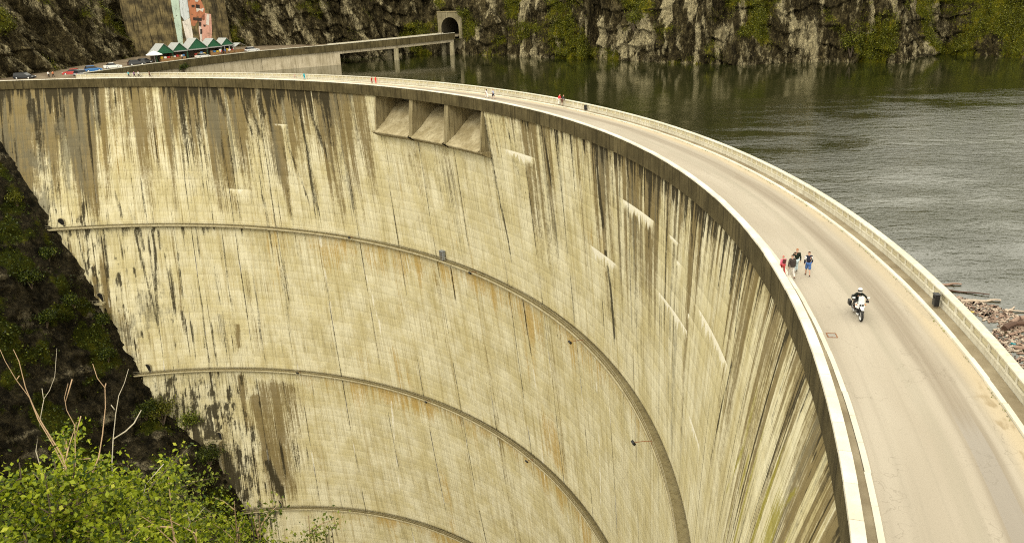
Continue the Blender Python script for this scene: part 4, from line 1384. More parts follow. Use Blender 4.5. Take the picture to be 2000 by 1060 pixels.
# =================================================================== market stalls on the apron
ST = [(-99.7, 245.0, -.45, 5.3, 'leftmost green gabled market stall, behind a white parasol'),
      (-97.1, 249.9, -.40, 4.9, 'second green gabled stall from the left, between two others'),
      (-93.7, 255.3, -.33, 6.8, 'widest and middle green gabled stall with a dark open front'),
      (-90.6, 261.0, -.25, 5.4, 'green gabled stall with goods on its counter, second from the right'),
      (-88.1, 265.8, -.15, 4.6, 'rightmost green gabled stall with pale posts')]
sd = Vector((.55, .835, 0)).normalized()         # along the row
sn = Vector((sd.y, -sd.x, 0))                    # front faces the road
for i, (x, y, z, wd, lab) in enumerate(ST):
    o = empty('market_stall', (x, y, z), 0, lab, 'market stall', 'green gabled market stalls by the approach road')
    q = lambda a, h, d: sd * a + Vector((0, 0, h)) - sn * d
    hw_, ev, pk, dp = wd * .54, 2.75, 2.75 + wd * 0.44, 3.3
    MB().prism([q(-hw_, ev, 0), q(hw_, ev, 0), q(0, pk, 0)], sn * -.12).build('gable', MAT['green_board'], o)
    MB().prism([q(-hw_, ev, dp), q(hw_, ev, dp), q(0, pk, dp)], sn * .12).build('gable', MAT['green_board'], o)
    for sg in (-1, 1):
        n_ = Vector((0, 0, .07))
        MB().prism([q(sg * (hw_ + .25), ev - .22, -.35), q(0.0, pk + .03, -.35), q(0.0, pk + .03, dp + .3), q(sg * (hw_ + .25), ev - .22, dp + .3)], n_).build('roof_sheet', MAT['roof_sheet'], o)
    MB().prism([q(-hw_ - .1, ev - .34, -.02), q(hw_ + .1, ev - .34, -.02), q(hw_ + .1, ev - .02, -.02), q(-hw_ - .1, ev - .02, -.02)], sn * .1).build('eaves_board', MAT['roof_sheet'] if i != 0 else MAT['green_board'], o)
    for a in (-hw_ + .1, hw_ - .1) + ((-hw_ * .35, hw_ * .35) if i == 4 else ()):
        MB().tube([q(a, 0, .15), q(a, ev - .3, .15)], .09, 6).build('post', MAT['silver'] if i == 4 else MAT['green_board'], o)
    MB().prism([q(-hw_ + .1, 0, dp - .1), q(hw_ - .1, 0, dp - .1), q(hw_ - .1, ev, dp - .1), q(-hw_ + .1, ev, dp - .1)], sn * .08).build('back_wall', MAT['bark'], o)
    for a in (-hw_ + .1, hw_ - .16):
        MB().prism([q(a, 0, .4), q(a, 0, dp - .15), q(a, ev - .02, dp - .15), q(a, ev - .02, .4)], sd * .06).build('side_wall', MAT['bark'], o)
    cw_ = wd * (.3 if i == 2 else .42)
    c0 = wd * (.1 if i != 1 else -.1)
    MB().prism([q(c0 - cw_, 0, -.25), q(c0 + cw_, 0, -.25), q(c0 + cw_, .95, -.25), q(c0 - cw_, .95, -.25)], sn * -.7).build('counter', MAT['wood'], o)
    gd = MB()
    gm = [MAT['yellow'], MAT['white'], cloth((.45, .05, .04)), MAT['wood'], cloth((.08, .2, .4))]
    for k in range(4):
        a = c0 - cw_ + (k + .5) * cw_ / 2
        hh = random.uniform(.3, .8)
        MB().box(q(a, .97 + hh / 2, .1), (cw_ * .35, .4, hh), math.atan2(sd.y, sd.x)).build('goods_stack', gm[(k + i) % 5], o, bevel=.04)
b = at(308, 121, 266)
o = empty('parasol', (-102.0, 243.0, -.45), 0, 'open white parasol in front of the leftmost green stall', 'parasol')
MB().tube([(0, 0, 0), (0, 0, 3.0)], .05, 6).build('pole', MAT['silver'], o)
MB().lathe([(0.03, 3.35), (1.2, 2.95), (2.4, 2.35), (2.42, 2.2), (2.3, 2.3), (1.1, 2.85), (.03, 3.2)], 8).build('canopy', MAT['white'], o)
MB().lathe([(.01, .12), (.4, .12), (.45, 0), (.01, 0)], 10).build('base', MAT['grey_box'], o)
o = empty('market_tent', (-84.6, 268.5, 0.0), 0, 'small grey canvas tent at the right end of the stall row', 'tent')
for sg in (-1, 1):
    MB().prism([sd * (sg * 2.2) + Vector((0, 0, 1.9)), Vector((0, 0, 2.9)), -sn * 3 + Vector((0, 0, 2.9)), sd * (sg * 2.2) - sn * 3 + Vector((0, 0, 1.9))], (0, 0, .05)).build('canvas', MAT['roof_sheet'], o)
for a, d in ((-2.1, 0), (2.1, 0), (-2.1, 3), (2.1, 3)):
    MB().tube([sd * a - sn * d, sd * a - sn * d + Vector((0, 0, 1.9))], .05, 6).build('pole', MAT['steel'], o)
MB().prism([sd * -1.6 - sn * .6, sd * 1.6 - sn * .6, sd * 1.6 - sn * .6 + Vector((0, 0, .9)), sd * -1.6 - sn * .6 + Vector((0, 0, .9))], -sn * .8).build('table', MAT['wood'], o)

# =================================================================== cars
def car(loc, head, col, label, L_=4.4, W_=1.75, H_=1.45, kind='hatch'):
    o = empty('parked_car', loc, head, label, 'car', 'cars parked near the dam')
    m = paint(col)
    hl = L_ / 2
    if kind == 'estate':
        cab = [(-.49, .80), (-.45, H_ - .06), (-.38, H_), (.05, H_), (.26, .93)]
    elif kind == 'saloon':
        cab = [(-.34, .93), (-.20, H_ - .04), (-.12, H_), (.06, H_), (.24, .93)]
    else:
        cab = [(-.47, .88), (-.38, H_ - .05), (-.30, H_), (.05, H_), (.24, .93)]
    low = [(-hl, .32), (-hl, .75), (-hl * .97, .88), (-hl * .5, .95), (hl * .5, .95), (hl * .93, .74), (hl, .6), (hl, .32), (hl * .9, .2), (-hl * .9, .2)]
    def loft(poly, w0, w1):
        """side profile, narrower towards the top: poly (x, z), widths at the z extremes"""
        z0, z1 = min(p[1] for p in poly), max(p[1] for p in poly)
        n = len(poly)
        wf = lambda z: (w0 + (w1 - w0) * (z - z0) / (z1 - z0)) / 2
        vs = [(x, -wf(z), z) for x, z in poly] + [(x, wf(z), z) for x, z in poly]
        return MB().add(vs, [tuple(range(n)), tuple(range(n, 2 * n))[::-1]] + [(i, n + i, n + (i + 1) % n, (i + 1) % n) for i in range(n)])
    loft(low, W_, W_ * .95).build('body', m, o, bevel=.05)
    c3 = [(x * L_, z) for x, z in cab]
    loft(c3, W_ * .92, W_ * .74).build('windows', MAT['glass'], o)
    rf = [(c3[1][0] + .02, H_ - .03), (c3[2][0], H_ + .03), (c3[3][0], H_ + .03), (c3[3][0] + .12, H_ - .03)]
    loft(rf, W_ * .80, W_ * .70).build('roof', m, o)
    for sg in (-1, 1):
        for x in (-hl * .62, hl * .62):
            wmb = MB().lathe([(.05, -.1), (.31, -.1), (.33, -.05), (.33, .05), (.31, .1), (.05, .1)], 14, 'Y', (x, sg * (W_ / 2 - .08), .33))
            wh = wmb.build('wheel', MAT['rubber'], o)
            MB().lathe([(.01, sg * .03), (.19, sg * .02), (.21, 0)], 10, 'Y', (x, sg * (W_ / 2 + .022), .33)).build('rim', MAT['silver'], wh)
        MB().box((hl * .97, sg * W_ * .34, .66), (.12, .36, .14)).build('headlight', MAT['silver'], o)
        MB().box((-hl * .985, sg * W_ * .37, .74), (.08, .28, .16)).build('tail_light', cloth((.4, .02, .02)), o)
        MB().box((.2 * L_, sg * (W_ * .5 + .06), .98), (.12, .16, .12)).build('mirror', m, o, bevel=.02)
    MB().box((hl + .02, 0, .38), (.1, W_ * .9, .18)).build('bumper', MAT['black'], o, bevel=.03)
    MB().box((-hl - .02, 0, .40), (.1, W_ * .9, .18)).build('bumper', MAT['black'], o, bevel=.03)
    return o
car((-122.6, 211.5, -1.0), rad(-6), (.012, .014, .018), 'dark estate car at the far left end of the crest', 5.2, 1.85, 1.6, 'estate')
car((-114.2, 218.5, -1.0), rad(200), (.42, .018, .012), 'bright red car parked under the left cliff', 4.3, 1.8, 1.5, 'hatch')
car((-109.4, 214.6, -0.98), rad(65), (.28, .29, .31), 'silver grey car at the foot of the approach road in front of a blue one', 4.3, 1.8, 1.6, 'hatch')
car((-110.8, 223.5, -0.75), rad(35), (.02, .15, .42), 'blue car parked behind the silver grey car', 4.3, 1.8, 1.55, 'hatch')
car((-108.2, 229.3, -0.55), rad(30), (.74, .74, .71), 'white saloon car parked behind the approach wall', 4.7, 1.8, 1.5, 'saloon')
car((-104.0, 234.8, -0.35), rad(35), (.02, .022, .024), 'black car parked between the white saloon and the stalls', 4.5, 1.8, 1.5, 'hatch')
car((-91.2, 251.8, -0.25), rad(50), (.7, .7, .68), 'white car half hidden by the wall before the middle stall', 4.4, 1.8, 1.5, 'saloon')
car((-81.0, 268.0, 0.1), rad(40), (.55, .56, .56), 'silver car beside the grey tent right of the stalls', 4.4, 1.8, 1.5, 'hatch')
car((-104.3, 241.3, -0.42), rad(60), (.05, .055, .06), 'dark car left of the white parasol', 4.3, 1.8, 1.45, 'hatch')

# =================================================================== litter bins, grate, lake litter
def litter_bin(a, label, green):
    o = empty('litter_bin', pol(a, 141.86, -0.88), rad(a), label, 'litter bin', 'litter bins on the lakeside parapet')
    o.scale = (.85, .85, .92)
    MB().box((0, 0, .50), (.36, .5, .74)).build('body', MAT['black'], o, bevel=.05)
    MB().box((0, 0, .92), (.42, .56, .08)).build('rim', MAT['black'], o, bevel=.02)
    MB().box((0, .258, .5), (.3, .015, .7)).build('side_panel', simple('bin_green', (.02, .16, .10), .5) if green else MAT['black'], o)
    MB().tube([(.1, 0, .03), (.1, 0, .2)], .05, 6).build('foot', MAT['steel'], o)
    MB().box((-.19, 0, .74), (.01, .34, .12)).build('slot', MAT['dark_void'], o)
litter_bin(-8.15, 'nearest black litter bin with a green side, against the parapet above floating wood', True)
litter_bin(26.3, 'distant small black litter bin by the parapet beyond the bend', False)
o = empty('drain_cover', pol(-10.0, 134.95, -0.997), rad(-10), 'rectangular drain cover let into the road beside the kerb', 'drain cover')
for x in (-.25, .25):
    MB().box((x, 0, .006), (.05, .62, .02)).build('frame_bar', MAT['rust'], o)
for y in (-.29, .29):
    MB().box((0, y, .006), (.44, .06, .02)).build('frame_bar', MAT['rust'], o)
for k in range(6):
    MB().box((-.17 + k * .068, 0, .004), (.03, .52, .012)).build('grate_bar', MAT['steel'], o)
# fallen leaves and weeds along the upstream kerb
lp = []
for i in range(1100):
    a = random.uniform(-22, 30)
    if vn(np.array(a * 2.0), np.array(3.0)) < .45:
        continue
    lp.append(pol(a, 141.26 - abs(random.gauss(0, .06)), -0.985 + random.random() * .05))
tag(leaf_mesh('weeds', np.array(lp), 0.07, MAT['leaf2'], up=1.0), kind='stuff')

# driftwood and rubbish afloat against the dam
def log(c, d, ln, r, m, label, name='driftwood_log', group='driftwood floating against the dam', stub=True):
    o = empty(name, c, math.atan2(d[1], d[0]), label, 'log', group)
    n = 8
    pts = [(-ln / 2 + ln * i / n, r * .5 * sin(i * 1.7 + ln), r * .35 * sin(i * 1.1)) for i in range(n + 1)]
    rad_ = [r * (1.1 - .5 * i / n + .08 * sin(i * 2.3)) for i in range(n + 1)]
    MB().tube(pts, rad_, 8).build('stem', m, o)
    if stub:
        MB().tube([pts[3], (pts[3][0] + r * 2.5, r * 3.2, r * 1.2)], [r * .4, r * .15], 6).build('branch_stub', m, o)
        MB().tube([pts[6], (pts[6][0] + r * 2.0, -r * 2.6, r * 1.0)], [r * .3, r * .12], 6).build('branch_stub', m, o)
    return o
WZ = -4.93
log((35.9, 51.4, WZ + .1), (1, .42), 5.2, .19, MAT['drift_dark'], 'large dark floating log with broken ends right of the crest road')
log((37.4, 53.0, WZ + .05), (1, .62), 6.5, .17, MAT['driftwood'], 'long brown floating trunk behind the large dark log')
log((36.0, 50.0, WZ + .15), (.8, .5), 2.0, .30, MAT['drift_pale'], 'thick pale barkless floating log beside the large dark one', stub=False)
log((34.9, 55.6, WZ), (1, -.03), 2.9, .11, MAT['drift_pale'], 'pale straight floating pole at the edge of the drift', stub=False)
log((33.8, 59.2, WZ), (1, -.1), 3.0, .11, MAT['driftwood'], 'brown floating trunk at the farthest tip of the drift')
log((34.3, 57.6, WZ), (1, -.45), 4.2, .07, MAT['drift_dark'], 'thin dark floating branch slanting near the tip of the drift')
log((34.9, 45.4, WZ), (1, .05), 4.6, .15, MAT['drift_pale'], 'long pale floating trunk lowest of the drift near the parapet')
log((33.6, 47.3, WZ), (.9, -.2), 2.0, .12, MAT['driftwood'], 'short brown floating log just above the parapet')
i = 0
while i < 46:
    a = random.uniform(-20, -1.6)
    r = 143.0 + random.random() * min(26, 2.2 + (-a - 1.4) * 2.3)
    p = pol(a, r, WZ)
    ang = random.gauss(0.1, .7)
    log(p, (cos(ang), sin(ang)), random.uniform(.6, 2.4), random.uniform(.03, .085), random.choice((MAT['driftwood'], MAT['drift_dark'], MAT['driftwood'], MAT['drift_pale'])),
        'small broken branch floating among the drift against the dam', 'floating_branch', 'small floating branches', stub=random.random() < .5)
    i += 1
mbs = [MB(), MB(), MB()]
for i in range(21000):
    a = random.uniform(-24, -1.5)
    wid = min(26, 1.6 + (-a - 1.3) * 2.2)
    r = 142.9 + wid * random.random() ** 1.2
    if vn(np.array(a * 1.5), np.array(r * .5)) < .22:
        continue
    p = pol(a, r, WZ - .05)
    q = random.choice((.06, .08, .12, .12, .2, .35, .7))
    mbs[random.choice((0, 0, 0, 1, 2, 2, 2))].box(p, (q, .05 + q * .12, .05), random.gauss(0.1, .8))
for mb, m in zip(mbs, (MAT['driftwood'], MAT['drift_dark'], MAT['drift_pale'])):
    tag(mb.build('floating_debris', m), kind='stuff')
cols = [(.6, .6, .58), (.05, .3, .35), (.5, .08, .05), (.1, .3, .1), (.6, .45, .08)]
for i in range(7):
    a = random.uniform(-9, -2.4)
    p = pol(a, 143.2 + random.random() * 6, WZ + .03)
    o = tag(empty('plastic_bottle', p, random.random() * 6, 'small plastic bottle floating among the drift against the dam', 'bottle', 'plastic bottles in the drift'))
    MB().lathe([(.01, -.16), (.05, -.16), (.05, .05), (.02, .12), (.02, .16)], 8, 'X').build('body', cloth(cols[i % 5]), o)
    MB().lathe([(.024, .155), (.024, .18), (.005, .18)], 8, 'X').build('cap', MAT['white'], o)

# =================================================================== people
def skin_obj(name, V, E_, R, m, parent, root=0, sub=1):
    me = bpy.data.meshes.new(name)
    me.from_pydata([tuple(v) for v in V], E_, [])
    o = link(name, me, m, parent)
    bm = bmesh.new(); bm.from_mesh(me)
    lay = bm.verts.layers.skin.verify()
    bm.verts.ensure_lookup_table()
    for i, r in enumerate(R):
        bm.verts[i][lay].radius = (r, r) if not isinstance(r, tuple) else r
        bm.verts[i][lay].use_root = (i == root)
    bm.to_mesh(me); bm.free()
    md = o.modifiers.new('skin', 'SKIN')
    md.use_smooth_shade = True
    o.modifiers.new('sub', 'SUBSURF').levels = sub
    o.modifiers['sub'].render_levels = sub
    return o

def person(loc, head, label, H=1.75, hair=(.03, .02, .015), top=(.02, .02, .02), legs=(.1, .12, .2), shoes=(.03, .03, .03), stride=0.3, shorts=False, sleeves=True,
           lean=0.0, seated=False, arms=None, skirt=False, cap=None, group=None, helmet=False, longhair=False):
    """a walking figure; local +x is the way it faces"""
    o = empty('person', loc, head, label, 'person', group)
    S = H / 1.75
    V = lambda x, y, z: Vector((x * S, y * S, z * S))
    sn_ = sin(stride)
    hipz = 0.93 if not seated else 0.0
    if seated:
        pel = V(0, 0, 0.0)
        ch = V(.16, 0, .33); nk = V(.24, 0, .52); hd = V(.27, 0, .62); ht_ = V(.29, 0, .74)
    else:
        lx = sin(lean)
        pel = V(0, 0, .95); ch = V(.02 + .33 * lx, 0, 1.27); nk = V(.02 + .55 * lx, 0, 1.47); hd = V(.05 + .64 * lx, 0, 1.57); ht_ = V(.06 + .70 * lx, 0, 1.70)
    body_v, body_e, body_r = [pel, (pel + ch) / 2, ch, nk, hd, ht_], [(0, 1), (1, 2), (2, 3), (3, 4), (4, 5)], [.13 * S, .125 * S, .145 * S, .055 * S, .085 * S, .085 * S]
    tv, te, tr = [pel + V(0, 0, -.05), (pel + ch) / 2, ch, nk + (ch - nk) * .15], [(0, 1), (1, 2), (2, 3)], [.16 * S, .155 * S, .17 * S, .085 * S]
    lv, le, lr = [pel + V(0, 0, .03)], [], [.15 * S]
    shoe_pts = []
    hands = []
    for sg in (1, -1):
        # arm
        sh = ch + (nk - ch) * .62 + V(0, .17 * sg, 0)
        if arms:
            el, wr = (Vector(arms[0]), Vector(arms[1]))
            el = V(el.x, el.y * sg, el.z); wr = V(wr.x, wr.y * sg, wr.z)
        else:
            a = -stride * sg * 0.9
            el = sh + V(sin(a) * .27, .07 * sg, -cos(a) * .27)
            wr = el + V(sin(a + .35) * .25, .02 * sg, -cos(a + .35) * .25)
        n = len(body_v)
        hdn = (wr - el).normalized()
        palm = wr + hdn * .07 * S
        body_v += [sh, el, wr, palm]; body_r += [.062 * S, .045 * S, .03 * S, .036 * S]
        body_e += [(2, n), (n, n + 1), (n + 1, n + 2), (n + 2, n + 3)]
        side = hdn.cross(Vector((0, 1, 0)))
        side = side.normalized() if side.length > .1 else Vector((1, 0, 0))
        nrm = hdn.cross(side)
        hands.append((wr, palm, hdn, side, nrm, S))
        m_ = len(tv)
        if sleeves:
            tv += [sh, el, wr]; tr += [.085 * S, .065 * S, .05 * S]
            te += [(2, m_), (m_, m_ + 1), (m_ + 1, m_ + 2)]
        else:
            tv += [sh, sh + (el - sh) * .6]; tr += [.085 * S, .07 * S]
            te += [(2, m_), (m_, m_ + 1)]
        # leg
        hp = pel + V(0, .09 * sg, -.04)
        if seated:
            kn = pel + V(.40, .22 * sg, -.04); an = pel + V(.18, .25 * sg, -.42); toe = an + V(.17, 0, -.04)
        else:
            a = stride * sg
            kn = hp + V(sin(a) * .42, 0, -cos(a) * .42)
            b = a - (.45 if sg < 0 else .08) * abs(stride) / .3
            an = kn + V(sin(b) * .41, 0, -cos(b) * .41)
            toe = an + V(.17, 0.02 * sg, -.04 if sg > 0 else -.10)
        n = len(body_v)
        body_v += [hp, kn, an, toe]; body_r += [.085 * S, .055 * S, .04 * S, .035 * S]
        body_e += [(0, n), (n, n + 1), (n + 1, n + 2), (n + 2, n + 3)]
        m_ = len(lv)
        if shorts:
            lv += [hp, kn + (an - kn) * .12]; lr += [.11 * S, .095 * S]
            le += [(0, m_), (m_, m_ + 1)]
        else:
            lv += [hp, kn, an + (kn - an) * .06]; lr += [.105 * S, .08 * S, .065 * S]
            le += [(0, m_), (m_, m_ + 1), (m_ + 1, m_ + 2)]
        shoe_pts.append((an, toe))
    if not seated:                          # set the lower foot on the ground
        low = min(min(p.z for p in q) for q in shoe_pts) - .045 * S
        sh_ = Vector((0, 0, -low))
        for lst in (body_v, tv, lv):
            lst[:] = [p + sh_ for p in lst]
        shoe_pts = [(a + sh_, b + sh_) for a, b in shoe_pts]
        hands = [(w_ + sh_, p + sh_, a, b, c, s) for w_, p, a, b, c, s in hands]
    # ears and nose belong to the head
    hdv = body_v[4]
    n = len(body_v)
    mid = (body_v[4] + body_v[5]) / 2
    skin_obj('body', body_v, body_e, body_r, MAT['skin'], o)
    fc = MB()
    fc.lathe([(.001, .02), (.016, 0), (.001, -.0)], 6, 'X', tuple(mid + V(.085, 0, -.02)))
    for sg in (1, -1):
        fc.box(tuple(mid + V(0, .088 * sg, -.02)), (.04 * S, .02 * S, .06 * S))
    fc.build('face', MAT['skin'], o)
    for wr, palm, hdn, side, nrm, s_ in hands:
        fv, fe, fr = [wr, palm], [(0, 1)], [.028 * s_, .034 * s_]
        for q, ln in enumerate((.066, .075, .07, .055)):
            b0 = palm + side * (.028 - .019 * q) * s_ + hdn * .012 * s_
            k = len(fv)
            fv += [b0, b0 + hdn * ln * .55 * s_ + nrm * .006 * s_, b0 + hdn * ln * s_ + nrm * .022 * s_]
            fr += [.010 * s_, .009 * s_, .007 * s_]
            fe += [(1, k), (k, k + 1), (k + 1, k + 2)]
        k = len(fv)
        fv += [wr + hdn * .035 * s_ + side * .035 * s_, wr + hdn * .07 * s_ + side * .058 * s_]
        fr += [.011 * s_, .008 * s_]
        fe += [(1, k), (k, k + 1)]
        skin_obj('hand', fv, fe, fr, MAT['skin'] if not helmet else MAT['black'], o, sub=1)
    skin_obj('jacket' if sleeves else 'shirt', tv, te, tr, cloth(top), o)
    skin_obj('shorts' if shorts else 'trousers', lv, le, lr, cloth(legs), o)
    for an, toe in shoe_pts:
        skin_obj('shoe', [an + V(-.03, 0, 0), an + V(.02, 0, -.025), toe], [(0, 1), (1, 2)], [.05 * S, .052 * S, .042 * S], cloth(shoes), o)
    top_ = body_v[5]
    if helmet:
        hm = MB()
        c = mid + V(.01, 0, .02)
        hm.lathe([(.001, .155), (.07, .145), (.12, .09), (.135, .01), (.128, -.08), (.11, -.13), (.09, -.14)], 16, c=tuple(c))
        h_ = hm.build('helmet', MAT['white'], o, smooth=True)
        MB().lathe([(.128, .05), (.139, .02), (.138, -.04), (.126, -.06)], 16, c=tuple(c + V(.012, 0, 0))).build('visor', MAT['glass'], h_)
        MB().prism([c + V(.10, -.08, .085), c + V(.10, .08, .085), c + V(.2, .06, .08), c + V(.2, -.06, .08)], V(0, 0, .012)).build('peak', MAT['white'], h_)
    else:
        hv = [mid + V(-.012, 0, -.02), top_ + V(-.012, 0, .0)]
        he, hr = [(0, 1)], [.098 * S, .094 * S]
        if longhair:
            hv.append(body_v[3] + V(-.09, 0, -.12)); he.append((0, 2)); hr.append(.07 * S)
        skin_obj('cap' if cap else 'hair', [p + V(-.012, 0, .022) for p in hv], he, hr, cloth(cap or hair), o)
    return o, dict(ch=tv[2], S=S, el=None, nk=body_v[3])

def walk_to(a):         # heading along the crest, away from the camera
    return rad(a + 90)
HA = walk_to(-5.8)
p1, k = person(pol(-5.9, 133.92, -0.90), HA + .25, 'child in a pink jacket and red trousers walking close behind the white coping', 1.45, (.30, .03, .03), (.80, .16, .24), (.45, .06, .06), (.3, .1, .1), .25, cap=(.50, .05, .05))
MB().box(tuple(k['ch'] + Vector((-.14, 0, .02)) * k['S']), (.12, .22, .3)).build('rucksack', cloth((.10, .03, .03)), p1, bevel=.04)
p2, k = person(pol(-6.0, 134.45, -1.0), HA + .1, 'man in a grey jacket with a dark rucksack and pale trousers', 1.72, (.03, .022, .018), (.075, .062, .055), (.62, .58, .54), (.10, .05, .04), .34)
MB().box(tuple(k['ch'] + Vector((-.21, 0, -.09)) * k['S']), (.22, .36, .52)).build('rucksack', cloth((.045, .036, .032)), p2, bevel=.07)
for sg in (-1, 1):
    MB().tube([tuple(k['ch'] + Vector((-.12, sg * .12, .14)) * k['S']), tuple(k['ch'] + Vector((.0, sg * .13, .2)) * k['S']), tuple(k['ch'] + Vector((.15, sg * .12, .02)) * k['S'])], .02, 4).build('strap', cloth((.03, .03, .03)), p2)
p3, k = person(pol(-5.55, 135.0, -1.0), HA - .05, 'red-haired person in a black top and pale blue jeans', 1.74, (.33, .12, .035), (.012, .018, .012), (.50, .60, .64), (.06, .07, .07), -.28)
p4, k = person(pol(-5.8, 135.65, -1.0), HA - .1, 'man in a navy jacket with white sleeve bands and blue shorts', 1.78, (.035, .02, .015), (.018, .02, .035), (.06, .13, .33), (.03, .02, .02), .22, shorts=True)
for ch in list(p4.children):
    if ch.name.startswith('jacket'):
        vs = [v.co.copy() for v in ch.data.vertices]
        for b in (4, 7):
            for f0, f1 in ((.05, .50), (.66, .84)):
                a_, b_ = vs[b], vs[b + 1]
                MB().tube([a_.lerp(b_, f0), a_.lerp(b_, f1)], [.088 - .018 * f0, .088 - .018 * f1], 10).build('sleeve_band', MAT['white'], p4)

def far(a, r, label, **kw):
    z = -0.88 if r > 141.5 else -1.0
    hd_ = kw.pop('head', walk_to(a))
    return person(pol(a, min(r, 141.85), z), hd_, label, **kw)
far(29.45, 141.75, 'person in red jacket and white trousers leaning at the lake parapet', head=rad(29) + .3, top=(.5, .03, .04), legs=(.7, .68, .64), hair=(.35, .2, .08), lean=.35, stride=.06)
far(29.05, 141.75, 'person in a dark jacket leaning at the parapet beside the red jacket', head=rad(29), top=(.03, .03, .035), legs=(.10, .04, .03), hair=(.35, .17, .06), lean=.4, stride=.08, shorts=True)
far(36.4, 138.2, 'dark-haired person in white walking on the crest road above the spillway', top=(.72, .68, .70), legs=(.72, .70, .70), hair=(.02, .01, .02), longhair=True, H=1.65, sleeves=False)
far(35.6, 138.3, 'person in a blue and pink top and dark shorts walking above the spillway', top=(.38, .42, .55), legs=(.03, .03, .06), shorts=True, hair=(.35, .12, .08), sleeves=False, H=1.8)
far(52.4, 141.0, 'person in a dark red top crouching low on the far crest road', top=(.35, .015, .02), legs=(.3, .03, .03), H=1.35, stride=.1)
far(51.9, 141.0, 'person in a bright red coat on the far crest road', top=(.75, .05, .04), legs=(.7, .06, .05), H=1.5, stride=.1)
far(60.8, 141.2, 'person in bright turquoise clothes on the far crest road', top=(.02, .42, .52), legs=(.02, .36, .48), H=1.6, stride=.1, hair=(.05, .04, .04))
far(62.1, 141.5, 'small child in pale pink near the turquoise figure on the far crest', top=(.6, .4, .36), legs=(.5, .4, .36), H=1.2, hair=(.3, .12, .08))
far(81.2, 141.4, 'person in a turquoise top in the small group at the far end of the parapet', top=(.06, .42, .50), legs=(.05, .05, .06))
far(80.55, 141.3, 'person in purple in the middle of the small group by the far parapet', top=(.14, .05, .20), legs=(.04, .03, .05), H=1.7)
far(80.1, 141.4, 'person in a white top in the small group by the far parapet', top=(.7, .7, .68), legs=(.05, .04, .04), hair=(.3, .05, .05))
far(78.9, 141.4, 'person in brown standing alone near the far parapet', top=(.14, .06, .04), legs=(.08, .04, .03), H=1.6)
person((-116.7, 212.0, -1.0), rad(-40), 'person in a white top and dark trousers near the dark estate car', top=(.7, .7, .68), legs=(.02, .02, .02))
person((-115.7, 212.3, -1.0), rad(150), 'person in an orange and white top beside the one in white', top=(.62, .22, .10), legs=(.02, .02, .02))
for i, (x, y, z, c, lab) in enumerate(((-96.2, 248.6, -.42, (.6, .58, .55), 'shopper in white before the second green stall'), (-88.6, 261.6, -.25, (.5, .07, .07), 'shopper in red before the fourth green stall'),
                                      (-87.9, 262.9, -.25, (.1, .12, .3), 'shopper in blue before the fourth green stall'), (-87.2, 264.2, -.22, (.55, .5, .48), 'shopper in pale grey between the two right-hand stalls'))):
    person((x, y, z), rad(120 + 40 * i), lab, top=c, legs=(.04, .04, .05), stride=.1)

# =================================================================== motorcycle and rider
MH = rad(-9.6 - 90) + .03
mc = empty('motorcycle', pol(-8.75, 137.0, -1.0), MH, 'white and silver touring motorcycle coming along the crest road', 'motorcycle')
mc.scale = (.95, .95, .95)
def wheel(x, r, wd):
    w_ = MB().lathe([(r - .09, -wd * .45), (r - .03, -wd * .5), (r, -wd * .25), (r, wd * .25), (r - .03, wd * .5), (r - .09, wd * .45)], 24, 'Y', (x, 0, r)).build('wheel', MAT['rubber'], mc, smooth=True)
    MB().lathe([(r - .085, -wd * .4), (r - .11, -wd * .3), (r - .11, wd * .3), (r - .085, wd * .4)], 24, 'Y', (x, 0, r)).build('rim', MAT['silver'], w_)
    for q in range(10):
        t = 2 * pi * q / 10
        MB().tube([(x, .02, r), (x + (r - .1) * cos(t), 0, r + (r - .1) * sin(t))], .008, 4).build('spoke', MAT['steel'], w_)
    MB().lathe([(.001, -.07), (.05, -.07), (.05, .07), (.001, .07)], 10, 'Y', (x, 0, r)).build('hub', MAT['steel'], w_)
wheel(.78, .345, .13)
wheel(-.74, .33, .17)
for sg in (-1, 1):
    MB().tube([(.78, sg * .095, .345), (.46, sg * .10, 1.02)], [.032, .026], 8).build('fork_leg', MAT['black'], mc)
    MB().tube([(.40, 0, 1.13), (.42, sg * .2, 1.16), (.30, sg * .44, 1.17)], .016, 6).build('handlebar', MAT['black'], mc)
    MB().prism([(.42, sg * .30, 1.10), (.46, sg * .47, 1.10), (.44, sg * .47, 1.24), (.40, sg * .30, 1.24)], (-.02, 0, 0)).build('hand_guard', MAT['black'], mc)
    m2 = MB().tube([(.36, sg * .32, 1.18), (.38, sg * .38, 1.36)], .01, 4).build('mirror', MAT['black'], mc)
    MB().box((.37, sg * .44, 1.40), (.03, .17, .10)).build('mirror_glass', MAT['silver'], m2, bevel=.01)
    MB().lathe([(.001, .36), (.075, .35), (.095, .30), (.095, .12), (.06, .10)], 12, 'Y', (.12, 0, .42)).build('cylinder_head', MAT['steel'], mc) if sg > 0 else MB().lathe([(.06, -.10), (.095, -.12), (.095, -.30), (.075, -.35), (.001, -.36)], 12, 'Y', (.12, 0, .42)).build('cylinder_head', MAT['steel'], mc)
    MB().box((-.62, sg * .36, .72), (.42, .17, .34)).build('pannier', MAT['black'], mc, bevel=.03)
    MB().tube([(-.74, sg * .12, .33), (-.1, sg * .14, .45)], .03, 6).build('swing_arm', MAT['black'], mc)
    MB().box((.63, sg * .075, 1.0), (.05, .11, .12)).build('headlight', MAT['glass'], mc, bevel=.02)
    MB().box((.44, sg * .27, .98), (.06, .09, .05)).build('indicator', simple('amber', (.6, .2, .02), .3), mc)
    MB().prism([(.62, sg * .04, .72), (.40, sg * .29, .78), (.10, sg * .27, .95), (.22, sg * .14, 1.08), (.58, sg * .10, 1.08)], (0, -sg * .05, 0)).build('side_fairing', MAT['white'], mc)
